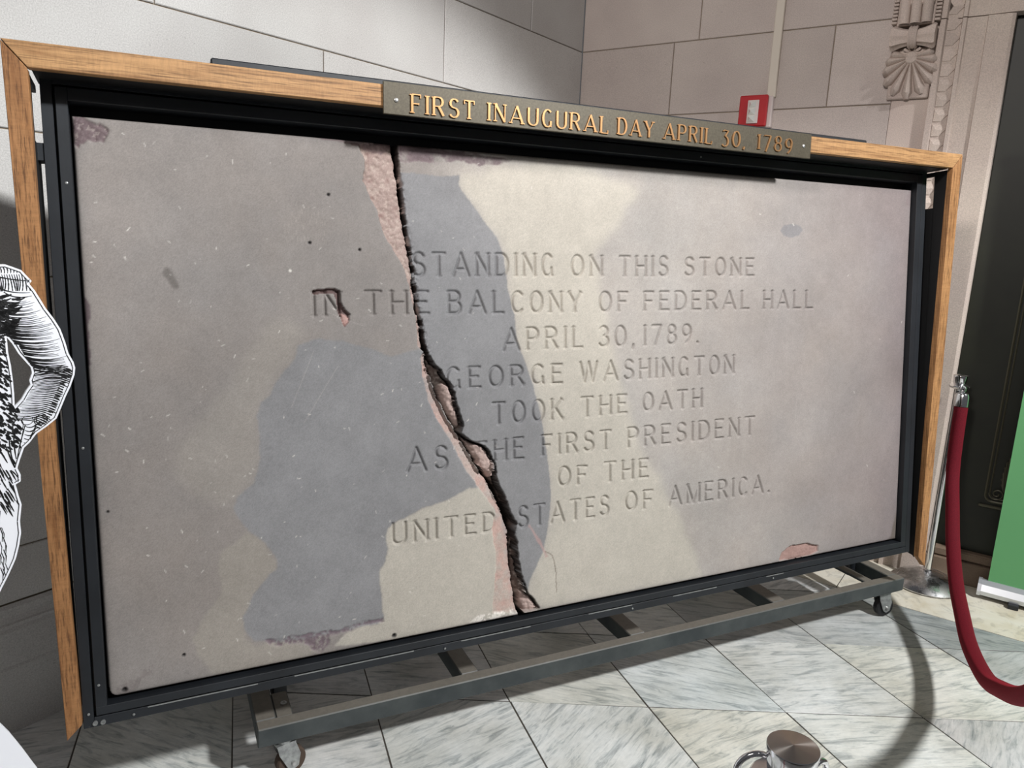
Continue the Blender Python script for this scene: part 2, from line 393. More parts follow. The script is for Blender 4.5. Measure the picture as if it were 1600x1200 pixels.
bl = struct(mould('baseboard_left', -4.6, -.036, base_prof, 'limestone_left', None)); bl.location = A0; bl.rotation_euler = (0, 0, WA)
br = struct(mould('baseboard_right', .0, 1.62, base_prof, 'limestone_right', None)); br.location = A0; br.rotation_euler = (0, 0, WA - math.pi / 2)

# door surround (local x to the right along the wall, y into the wall)
RR_ = (0, 0, WA - math.pi / 2)
tr = struct(box('trim_1', 'carved', None, 1.62, 1.772, .0, .3, -.1, 3.75, .0)); tr.location = A0; tr.rotation_euler = RR_
t2 = struct(mould('trim_2', 0, 3.75, [(0, 0)] * 3, 'carved', None)) if False else None
def vmould(name, prof, z0, z1, mat, kind=True):
    bm = bmesh.new(); n = len(prof)
    a = [bm.verts.new((x, y, z0)) for x, y in prof]; b = [bm.verts.new((x, y, z1)) for x, y in prof]
    for i in range(n): bm.faces.new((a[i], a[(i + 1) % n], b[(i + 1) % n], b[i]))
    bm.faces.new(a[::-1]); bm.faces.new(b)
    o = fin(bm, name, mat, None); o.location = A0; o.rotation_euler = RR_
    return struct(o)
archi = vmould('trim_2', [(1.772, .02), (1.772, -.028), (1.793, -.028), (1.798, -.012), (1.850, -.004), (1.854, -.020), (1.868, -.020), (1.872, -.010), (1.944, -.010), (1.947, -.018), (1.958, -.018), (2.030, -.018), (2.042, -.010), (2.042, .3), (1.772, .3)], -.1, 2.462, 'carved')
archi2 = vmould('trim_3', [(1.772, .02), (1.772, -.028), (1.793, -.028), (1.798, -.012), (1.850, -.004), (1.854, -.020), (1.868, -.020), (1.872, -.010), (1.96, -.010), (2.042, -.018), (3.6, -.018), (3.6, .3), (1.772, .3)], 2.466, 3.75, 'carved')
jamb2 = vmould('trim_4', [(3.40, .3), (3.40, -.018), (3.75, -.018), (3.75, .3)], -.1, 2.462, 'carved')
wall_b = struct(box('wall_back', 'limestone_right', None, 3.75, 4.9, .0, .3, -.1, 3.75, 0)); wall_b.location = A0; wall_b.rotation_euler = RR_
# carved leaf ornaments up the moulding
def leaf_mesh():
    bm = bmesh.new()
    pts = [(0, .001), (.030, .001), (.036, .010), (.052, .028), (.037, .044), (.030, .050), (.0, .050), (.0, .030)]
    c = bm.verts.new((.018, -.018, .027)); ring = [bm.verts.new((x + .002, -.010 - .006 * (x < .03), z)) for x, z in pts]; back = [bm.verts.new((x + .002, .0, z)) for x, z in pts]
    n = len(pts)
    for i in range(n):
        bm.faces.new((c, ring[i], ring[(i + 1) % n])); bm.faces.new((ring[i], back[i], back[(i + 1) % n], ring[(i + 1) % n]))
    bmesh.ops.recalc_face_normals(bm, faces=bm.faces)
    me = bpy.data.meshes.new('leaf_ornament'); bm.to_mesh(me); bm.free(); me.materials.append(M['carved']); return me
lm = leaf_mesh()
for i in range(42):
    o = link('leaf_ornament', lm, None, archi if i * .0615 + .02 < 2.41 else archi2)
    o.location = (1.797, 0, .02 + i * .0615)
for i in range(40, 58):
    o = link('leaf_ornament', lm, None, archi2); o.location = (1.797, 0, .03 + i * .0615)

# door
door = empty('door_1', 'dark green metal door with raised mouldings behind the banner', 'door', A0, RR_)
del door['label']; del door['category']; door['kind'] = 'structure'
dy = .05
box('door_leaf', 'door', door, 2.043, 3.40, dy, dy + .05, .15, 2.46, 0)
def rect_mould(name, x0, x1, z0, z1, rad, yy):
    bm = bmesh.new(); q = .03
    pts = []
    for cx_, cz, a0 in ((x1 - q, z1 - q, 0), (x0 + q, z1 - q, 90), (x0 + q, z0 + q, 180), (x1 - q, z0 + q, 270)):
        pts += [(cx_ + q * math.cos(math.radians(a0 + t)), yy, cz + q * math.sin(math.radians(a0 + t))) for t in range(0, 91, 15)]
    tube(bm, pts, rad, 6, closed=True); return fin(bm, name, 'door_orn', door, True)
rect_mould('panel_moulding', 2.232, 3.2, .405, 1.56, .006, dy - .004)
rect_mould('panel_moulding', 2.247, 3.185, .42, 1.545, .004, dy - .003)
rect_mould('panel_moulding', 2.232, 3.2, 1.72, 2.38, .006, dy - .004)
bm = bmesh.new(); bx(bm, 2.212, 3.22, dy - .012, dy + .001, .374, .388, .003); fin(bm, 'panel_rail', 'door_orn', door)
def spiral(cx_, cz, r0, turns, a0, sgn, n=26):
    return [(cx_ + r0 * (1 - .85 * i / n) * math.cos(a0 + sgn * turns * 2 * math.pi * i / n), dy - .008, cz + r0 * (1 - .85 * i / n) * math.sin(a0 + sgn * turns * 2 * math.pi * i / n)) for i in range(n + 1)]
pl = empty('x', '', ''); bpy.data.objects.remove(pl)
bm = bmesh.new()
for sgn, ox in ((1, 2.275), (-1, 2.365)):
    tube(bm, spiral(ox, .445, .030, 1.6, math.pi if sgn > 0 else 0, sgn), .0035, 6)
fin(bm, 'scroll_ornament', 'door_orn', door, True)
bm = bmesh.new()
for s_, ox in ((-1, 2.305), (1, 2.335)):
    for q in range(7):
        L_ = .045 + .014 * q if q < 5 else .11 - .008 * (q - 5); a0 = math.radians(18 + q * 11)
        pts = []
        for t in range(9):
            u = t / 8; rr = L_ * u; aa = a0 + .5 * u * (1 - q / 9)
            pts.append((ox + s_ * rr * math.cos(aa) * .62, dy - .008 - .006 * math.sin(u * 3), .455 + .02 * q / 6 + rr * math.sin(aa) * 1.35))
        e = pts[-1]; pts.append((e[0] + s_ * .002, e[1], e[2] - .007)); pts.append((e[0] - s_ * .002, e[1], e[2] - .011))
        tube(bm, pts, [.0022 + .0015 * k / 10 for k in range(11)], 6)
fin(bm, 'palmette_ornament', 'door_orn', door, True)
sill = struct(box('trim_5', 'saddle', None, 2.0, 3.45, .0, .12, .0, .105, .004)); sill.location = A0; sill.rotation_euler = RR_
sill2 = struct(box('trim_6', 'saddle', None, 2.0, 3.45, .012, .12, .107, .150, .008)); sill2.location = A0; sill2.rotation_euler = RR_
backw = struct(box('wall_behind_door', 'black_panel', None, 2.0, 3.45, .12, .3, -.1, 2.47, 0)); backw.location = A0; backw.rotation_euler = RR_
backw.name = 'wall_north'

# ------------------------------------------------------------------ carved console bracket
con = empty('carved_console', 'carved limestone console with fluted shaft, bow-shaped knot and scallop shell beside the door surround', 'carving', A0, RR_)
bm = bmesh.new(); cx0, cz0 = 1.680, 2.318
nl = 11
for i in range(nl):
    a = math.radians(-90 + (i - (nl - 1) / 2) * 20.5); L_ = [.086, .102, .122, .144, .162, .170, .162, .144, .122, .102, .086][i]
    d = Vector((math.cos(a), 0, math.sin(a))); pr_ = Vector((-math.sin(a), 0, math.cos(a)))
    rows = []
    for t in range(8):
        u = t / 7; wv = (.004 + .026 * u) * (1 if u < .85 else math.sqrt(max(.05, 1 - ((u - .85) / .17) ** 2)))
        c_ = Vector((cx0, 0, cz0)) + d * (L_ * u); hh = .026 + .028 * math.sin(min(1, u * 1.05) * math.pi * .62)
        row = []
        for s_ in range(7):
            v_ = -1 + s_ / 3; row.append(bm.verts.new(c_ + pr_ * (wv * v_) + Vector((0, -hh * (1 - .88 * v_ * v_) * (1 if u < .9 else .6), 0))))
        rows.append(row)
    for r0, r1 in zip(rows, rows[1:]):
        for s_ in range(6): bm.faces.new((r0[s_], r0[s_ + 1], r1[s_ + 1], r1[s_]))
    e = rows[-1]; bb = [bm.verts.new((v.co.x, 0, v.co.z)) for v in e]
    for s_ in range(6): bm.faces.new((e[s_], e[s_ + 1], bb[s_ + 1], bb[s_]))
fin(bm, 'scallop_shell', 'carved', con, True)
bm = bmesh.new(); lathe(bm, [(.0, .0), (.030, .0), (.030, .026), (.022, .036), (.0, .040)], 20, Matrix.Translation((cx0, 0, cz0)) @ Matrix.Rotation(math.pi / 2, 4, 'X'), cap=False); fin(bm, 'shell_hub', 'carved', con, True)
bm = bmesh.new(); bx(bm, 1.60, 1.765, -.02, 0, 2.15, 2.36, .004); fin(bm, 'back_plate', 'carved', con)
bm = bmesh.new()
for sgn in (-1, 1):      # two flared fluted halves of the knot
    rings = []
    for t in range(9):
        u = t / 8; x = cx0 + sgn * (.012 + .074 * u); r_ = .030 + .022 * u ** 1.6 if u < .93 else .044
        ring = []
        for q in range(24):
            an = 2 * math.pi * q / 24; rr = r_ * (1 + .09 * math.cos(an * 8))
            ring.append(bm.verts.new((x, -.050 + rr * math.cos(an), 2.396 + rr * math.sin(an) * 1.0)))
        rings.append(ring)
    for r0, r1 in zip(rings, rings[1:]):
        for q in range(24): bm.faces.new((r0[q], r0[(q + 1) % 24], r1[(q + 1) % 24], r1[q]))
    bm.faces.new(rings[-1]); bm.faces.new(rings[0])
fin(bm, 'fluted_knot', 'carved', con, True)
bm = bmesh.new()
for q in (-1, 0, 1): tube(bm, [(cx0 + q * .011, -.050 + .038 * math.cos(t), 2.396 + .040 * math.sin(t)) for t in [2 * math.pi * i / 24 for i in range(24)]], .007, 6, closed=True)
fin(bm, 'knot_band', 'carved', con, True)
bm = bmesh.new()          # collar leaves between knot and shell
for sgn in (-1, 1):
    for q in range(3):
        tube(bm, [(cx0 + sgn * (.008 + (.024 + .012 * q) * math.sin(t * .6)), -.032 + .004 * q, 2.350 - .012 * q - .018 * t * .5 + .012 * t * t * .5) for t in [i * .25 for i in range(9)]], .006, 6)
fin(bm, 'curled_leaf', 'carved', con, True)
for q in (-1, 0, 1):      # three rounded flutes of the shaft
    bm = bmesh.new(); rows = []
    for t in range(14):
        u = t / 13; z = 2.448 + u * 1.17; dep = .062 + .035 * min(1, u * 4) ** .7
        row = []
        for s_ in range(9):
            an = math.pi * s_ / 8; row.append(bm.verts.new((cx0 + q * .043 - .021 * math.cos(an), -dep - .022 * math.sin(an), z)))
        rows.append(row)
    for r0, r1 in zip(rows, rows[1:]):
        for s_ in range(8): bm.faces.new((r0[s_], r0[s_ + 1], r1[s_ + 1], r1[s_]))
    fin(bm, 'shaft_flute', 'carved', con, True)
bm = bmesh.new(); bx(bm, cx0 - .072, cx0 + .072, -.052, 0, 2.445, 3.62, .003)
bx(bm, cx0 - .066, cx0 + .066, -.085, -.05, 2.52, 3.62, .006); fin(bm, 'shaft_core', 'carved', con)
bm = bmesh.new()
for i in range(80):
    z = 2.455 + i * .0146
    for sx_ in (-1, 1): bx(bm, cx0 + sx_ * .083 - .011, cx0 + sx_ * .083 + .011, -.058, 0, z, z + .010, .002)
o = fin(bm, 'ribbed_edge', 'carved', con); o['kind'] = 'stuff'

# ------------------------------------------------------------------ raceway and fire strobe on the right wall
rc = box('cable_raceway', 'raceway', None, 1.064, 1.105, -.018, 0, 2.19, 3.7, .003); rc.location = A0; rc.rotation_euler = RR_
rc['label'] = 'flat cream cable raceway running up the wall above the red alarm'; rc['category'] = 'conduit'
st = empty('fire_strobe', 'square red fire alarm strobe with clear lens on the right wall behind the plaque', 'alarm', A0, RR_)
box('back_box', 'pale_plastic', st, .955, 1.100, -.030, -.0005, 2.050, 2.196, .004)
box('face_plate', 'red_plastic', st, .945, 1.082, -.052, -.030, 2.054, 2.200, .005)
bm = bmesh.new(); bx(bm, .990, 1.044, -.060, -.052, 2.068, 2.176, .002); fin(bm, 'lens_frame', 'pale_plastic', st)
bm = bmesh.new()
for i in range(3):
    z0 = 2.074 + i * .033; vs5 = [bm.verts.new(v) for v in ((.996, -.060, z0), (1.030, -.060, z0), (1.030, -.060, z0 + .031), (.996, -.060, z0 + .031), (1.013, -.080, z0 + .0155))]
    for a, b in ((0, 1), (1, 2), (2, 3), (3, 0)): bm.faces.new((vs5[a], vs5[b], vs5[4]))
fin(bm, 'clear_lens', 'lens', st)
# ------------------------------------------------------------------ engraved stone slab (front face is carved geometry)
LEAN = 0.118724; ZB = 0.40435
LROT = (-LEAN, 0, 0)
D = json.loads('''{"W":[["STANDING",0.764,0.987,1.189,0.992,0.068,0.069],["ON",1.247,0.993,1.356,0.994,0.066,0.066],["THIS",1.414,0.994,1.596,0.996,0.066,0.067],["STONE",1.659,0.998,1.948,1.001,0.063,0.063],["IN",0.5,0.885,0.572,0.885,0.067,0.067],["THE",0.632,0.887,0.81,0.888,0.067,0.066],["BALCONY",0.862,0.887,1.283,0.888,0.067,0.065],["OF",1.343,0.888,1.448,0.889,0.065,0.064],["FEDERAL",1.506,0.89,1.931,0.892,0.064,0.065],["HALL",1.99,0.892,2.219,0.892,0.066,0.067],["APRIL",1.025,0.781,1.289,0.783,0.069,0.068],["30,",1.343,0.783,1.472,0.782,0.067,0.068],["1789.",1.507,0.782,1.721,0.785,0.068,0.065],["GEORGE",0.853,0.681,1.22,0.68,0.065,0.062],["WASHINGTON",1.277,0.679,1.871,0.679,0.066,0.067],["TOOK",0.989,0.573,1.221,0.572,0.068,0.067],["THE",1.281,0.573,1.448,0.576,0.066,0.063],["OATH",1.505,0.577,1.74,0.574,0.062,0.067],["AS",0.736,0.462,0.855,0.459,0.072,0.07],["THE",0.93,0.47,1.091,0.466,0.061,0.069],["FIRST",1.148,0.469,1.39,0.467,0.066,0.065],["PRESIDENT",1.45,0.466,1.966,0.466,0.068,0.068],["OF",1.202,0.371,1.305,0.368,0.064,0.061],["THE",1.363,0.366,1.531,0.365,0.067,0.065],["UNITED",0.691,0.266,0.999,0.263,0.065,0.061],["STATES",1.069,0.261,1.383,0.261,0.069,0.067],["OF",1.442,0.267,1.549,0.261,0.064,0.066],["AMERICA.",1.61,0.26,2.042,0.258,0.07,0.068]],"P":{"blueA":[[0.462,0.813],[0.516,0.83],[0.565,0.825],[0.647,0.801],[0.698,0.781],[0.76,0.793],[0.791,0.797],[0.8,0.736],[0.814,0.657],[0.842,0.584],[0.882,0.509],[0.925,0.432],[0.946,0.399],[0.921,0.4],[0.853,0.376],[0.778,0.358],[0.714,0.336],[0.68,0.318],[0.672,0.296],[0.678,0.259],[0.67,0.225],[0.654,0.206],[0.655,0.17],[0.659,0.116],[0.663,0.07],[0.645,0.056],[0.558,0.055],[0.458,0.052],[0.378,0.06],[0.324,0.076],[0.305,0.105],[0.304,0.139],[0.329,0.192],[0.361,0.228],[0.39,0.252],[0.386,0.286],[0.364,0.319],[0.328,0.354],[0.307,0.389],[0.294,0.418],[0.301,0.442],[0.34,0.477],[0.354,0.508],[0.36,0.596],[0.354,0.644],[0.361,0.668],[0.395,0.706],[0.427,0.752],[0.452,0.783]],"blueB":[[0.736,1.256],[0.748,1.258],[0.797,1.257],[0.847,1.254],[0.901,1.259],[0.899,1.232],[0.951,1.168],[1.008,1.101],[1.03,1.049],[1.042,0.96],[1.061,0.888],[1.07,0.816],[1.098,0.742],[1.125,0.666],[1.145,0.59],[1.16,0.513],[1.173,0.416],[1.179,0.347],[1.172,0.29],[1.161,0.223],[1.15,0.181],[1.129,0.14],[1.107,0.104],[1.098,0.066],[1.048,0.123],[1.01,0.358],[0.913,0.515],[0.804,0.753],[0.771,0.891],[0.756,1.01],[0.735,1.207]],"beigeU":[[0.946,0.399],[0.921,0.4],[0.853,0.376],[0.778,0.358],[0.714,0.336],[0.68,0.318],[0.672,0.296],[0.678,0.259],[0.67,0.225],[0.654,0.206],[0.655,0.17],[0.659,0.116],[0.663,0.07],[0.558,0.046],[0.523,0.018],[0.697,-0.0],[0.986,0.009],[1.047,0.007],[1.029,0.223],[0.989,0.341]],"beigeR":[[0.905,1.259],[0.899,1.232],[0.951,1.168],[1.008,1.101],[1.03,1.049],[1.042,0.96],[1.07,0.816],[1.125,0.666],[1.16,0.513],[1.179,0.347],[1.172,0.29],[1.161,0.223],[1.129,0.14],[1.107,0.104],[1.098,0.066],[1.154,0.007],[1.76,-0.005],[1.649,0.24],[1.496,0.464],[1.399,0.749],[1.329,1.056],[1.487,1.251],[1.263,1.319],[1.019,1.289]],"beigeL":[[0.485,0.846],[0.444,0.783],[0.361,0.668],[0.353,0.597],[0.354,0.508],[0.301,0.442],[0.257,0.431],[0.188,0.486],[0.162,0.52],[0.193,0.594],[0.253,0.667],[0.331,0.787],[0.409,0.879]],"beigeBlob":[[0.325,0.353],[0.364,0.319],[0.39,0.252],[0.361,0.228],[0.329,0.192],[0.304,0.139],[0.309,0.079],[0.331,0.058],[0.378,0.06],[0.49,0.025],[0.456,-0.003],[0.223,0.006],[0.184,0.105],[0.216,0.164],[0.254,0.205],[0.25,0.271],[0.266,0.317]],"pinkTop":[[0.564,1.319],[0.628,1.32],[0.639,1.292],[0.647,1.263],[0.637,1.233],[0.651,1.202],[0.674,1.155],[0.686,1.12],[0.693,1.099],[0.709,1.067],[0.726,1.042],[0.749,0.993],[0.763,0.925],[0.774,0.874],[0.778,0.806],[0.794,0.788],[0.794,0.797],[0.783,0.874],[0.772,0.925],[0.762,1.026],[0.748,1.126],[0.74,1.224],[0.728,1.304],[0.724,1.333]],"pinkMid":[[0.794,0.792],[0.783,0.771],[0.789,0.719],[0.796,0.693],[0.803,0.657],[0.82,0.616],[0.851,0.566],[0.875,0.519],[0.908,0.461],[0.941,0.407],[0.974,0.362],[0.995,0.331],[0.999,0.316],[0.989,0.266],[0.994,0.228],[1.0,0.189],[0.995,0.123],[0.988,0.066],[0.988,0.022],[1.068,0.015],[1.061,0.083],[1.051,0.181],[1.041,0.259],[1.023,0.313],[0.994,0.373],[0.97,0.422],[0.941,0.451],[0.913,0.503],[0.883,0.549],[0.857,0.592],[0.839,0.629],[0.821,0.669],[0.807,0.71],[0.797,0.753]],"breakR":[[0.798,0.774],[0.807,0.779],[0.821,0.756],[0.837,0.736],[0.851,0.715],[0.872,0.689],[0.878,0.665],[0.88,0.644],[0.891,0.616],[0.902,0.574],[0.896,0.557],[0.913,0.544],[0.939,0.526],[0.966,0.518],[0.98,0.5],[0.991,0.468],[1.0,0.428],[1.009,0.399],[1.033,0.345],[1.048,0.304],[1.066,0.277],[1.058,0.245],[1.066,0.221],[1.069,0.169],[1.081,0.114],[1.094,0.065],[1.122,0.036],[1.138,0.006],[1.073,0.008],[1.049,0.162],[1.039,0.259],[1.019,0.319],[0.97,0.427],[0.922,0.505],[0.857,0.601],[0.821,0.683]],"breakRpink1":[[0.835,0.691],[0.85,0.699],[0.864,0.687],[0.877,0.665],[0.88,0.64],[0.898,0.575],[0.887,0.575],[0.867,0.609],[0.852,0.642],[0.84,0.667]],"breakRpink2":[[0.907,0.538],[0.938,0.522],[0.966,0.514],[0.981,0.487],[0.993,0.462],[0.998,0.424],[0.986,0.416],[0.955,0.448],[0.941,0.473],[0.922,0.504]],"breakRpink3":[[1.077,0.07],[1.094,0.061],[1.122,0.036],[1.137,0.008],[1.083,0.008],[1.079,0.04]],"chipIN":[[0.503,0.953],[0.557,0.958],[0.57,0.949],[0.571,0.923],[0.582,0.905],[0.595,0.892],[0.592,0.87],[0.579,0.859],[0.571,0.877],[0.565,0.898],[0.56,0.929],[0.554,0.945],[0.52,0.944],[0.504,0.941]],"chipINpink":[[0.57,0.893],[0.583,0.89],[0.593,0.88],[0.591,0.869],[0.579,0.861],[0.574,0.872]],"chipBR":[[2.093,0.007],[2.107,0.036],[2.146,0.053],[2.224,0.054],[2.282,0.034],[2.286,0.011],[2.232,0.003],[2.164,0.001]],"purpTL":[[0.001,1.328],[0.025,1.327],[0.034,1.32],[0.046,1.315],[0.059,1.313],[0.067,1.3],[0.067,1.29],[0.057,1.276],[0.041,1.27],[0.034,1.275],[0.023,1.267],[0.013,1.264],[0.006,1.255],[-0.003,1.267]],"purpL":[[-0.002,0.949],[0.007,0.93],[0.011,0.899],[0.011,0.856],[0.004,0.821],[0.007,0.785],[-0.004,0.785],[-0.005,0.885]],"purpBot":[[0.352,0.07],[0.442,0.066],[0.541,0.064],[0.593,0.068],[0.659,0.073],[0.661,0.062],[0.61,0.057],[0.566,0.051],[0.516,0.051],[0.51,0.029],[0.489,0.007],[0.46,0.024],[0.454,0.043],[0.393,0.048],[0.362,0.055]],"purpTop":[[0.732,1.327],[0.87,1.327],[1.019,1.318],[1.058,1.313],[1.019,1.296],[0.943,1.294],[0.891,1.297],[0.869,1.287],[0.78,1.288],[0.737,1.288]],"purpTopL":[[0.528,1.331],[0.724,1.333],[0.725,1.317],[0.694,1.301],[0.661,1.302],[0.628,1.32],[0.528,1.322]],"whiteBot":[[0.911,0.01],[0.935,0.024],[0.986,0.022],[1.048,0.021],[1.073,0.008],[1.006,0.007],[0.935,0.005]],"ovalR":[[2.056,1.157],[2.072,1.175],[2.11,1.181],[2.145,1.175],[2.158,1.161],[2.14,1.143],[2.106,1.135],[2.071,1.141]],"blobL":[[0.166,0.995],[0.174,1.004],[0.182,0.998],[0.186,0.986],[0.194,0.971],[0.194,0.96],[0.187,0.954],[0.178,0.962],[0.172,0.977],[0.165,0.986]],"seamR":[[1.108,0.273],[1.125,0.238],[1.146,0.206],[1.159,0.18],[1.172,0.166],[1.159,0.165],[1.137,0.203],[1.121,0.233],[1.104,0.266]],"darkBR":[[2.667,0.005],[2.692,0.108],[2.703,-0.0],[2.646,-0.007],[2.673,0.019]],"darkTR":[[2.7,1.328],[2.705,1.263],[2.665,1.277],[2.677,1.308]],"spotBL":[[0.048,0.038],[0.072,0.056],[0.091,0.068],[0.085,0.045],[0.061,0.022],[0.039,-0.0],[0.013,0.002],[0.008,0.023]]},"CL":[[0.719,1.343],[0.714,1.332],[0.721,1.279],[0.728,1.228],[0.734,1.179],[0.741,1.125],[0.749,1.079],[0.757,1.043],[0.763,1.004],[0.766,0.959],[0.771,0.908],[0.78,0.873],[0.785,0.821],[0.794,0.78],[0.797,0.753],[0.811,0.704],[0.825,0.665],[0.844,0.628],[0.863,0.592],[0.886,0.547],[0.916,0.502],[0.943,0.452],[0.968,0.422],[0.994,0.371],[1.02,0.313],[1.038,0.259],[1.041,0.202],[1.046,0.143],[1.055,0.084],[1.064,0.018],[1.068,-0.017]],"CR":[[0.731,1.345],[0.729,1.328],[0.733,1.272],[0.738,1.228],[0.743,1.18],[0.748,1.126],[0.754,1.079],[0.762,1.043],[0.768,1.005],[0.772,0.959],[0.777,0.908],[0.787,0.873],[0.792,0.821],[0.803,0.784],[0.81,0.75],[0.823,0.704],[0.84,0.671],[0.852,0.635],[0.874,0.591],[0.9,0.546],[0.934,0.495],[0.955,0.451],[0.982,0.422],[1.008,0.388],[1.036,0.328],[1.058,0.28],[1.056,0.245],[1.059,0.187],[1.063,0.111],[1.073,0.057],[1.083,0.008],[1.085,-0.02]],"O":[[[0.787,0.797],[0.808,0.774],[0.821,0.753],[0.837,0.736],[0.851,0.715],[0.872,0.689],[0.878,0.665],[0.88,0.644],[0.891,0.616],[0.902,0.578]],[[0.896,0.555],[0.913,0.541],[0.939,0.525],[0.966,0.514],[0.98,0.497],[0.995,0.468],[1.0,0.428],[1.009,0.399],[1.033,0.345],[1.048,0.304],[1.066,0.276]],[[1.056,0.257],[1.066,0.221],[1.069,0.169],[1.081,0.114],[1.099,0.064],[1.122,0.036],[1.138,0.01]],[[1.159,0.18],[1.181,0.165],[1.191,0.14],[1.196,0.099],[1.196,0.049]]],"H":[[0.549,1.19,2.5],[0.499,1.07,2.5],[0.624,1.056,2.5],[0.021,0.445,2.0],[0.164,0.071,2.5],[0.033,0.013,4.0],[0.69,0.014,4.0],[2.363,-0.167,1.0]]}''')
SW, SH = 2.70, 1.3277

def vnoise(X, Z, cell, seed):
    rs_ = np.random.RandomState(seed); L = rs_.rand(256, 256)
    x = X / cell + 40; z = Z / cell + 40; xi = np.floor(x).astype(int); zi = np.floor(z).astype(int)
    fx = x - xi; fz = z - zi; fx = fx * fx * (3 - 2 * fx); fz = fz * fz * (3 - 2 * fz)
    a = L[xi % 256, zi % 256]; b = L[(xi + 1) % 256, zi % 256]; c = L[xi % 256, (zi + 1) % 256]; d = L[(xi + 1) % 256, (zi + 1) % 256]
    return (a * (1 - fx) + b * fx) * (1 - fz) + (c * (1 - fx) + d * fx) * fz
def fbm(X, Z, cell, seed, oct_=4):
    s_ = 0; a = 1; t = 0
    for i in range(oct_): s_ = s_ + a * vnoise(X, Z, cell / 2 ** i, seed + i); t += a; a *= .55
    return s_ / t
def srgb2lin(c):
    c = np.asarray(c, float) / 255.0; return np.where(c <= .04045, c / 12.92, ((c + .055) / 1.055) ** 2.4)

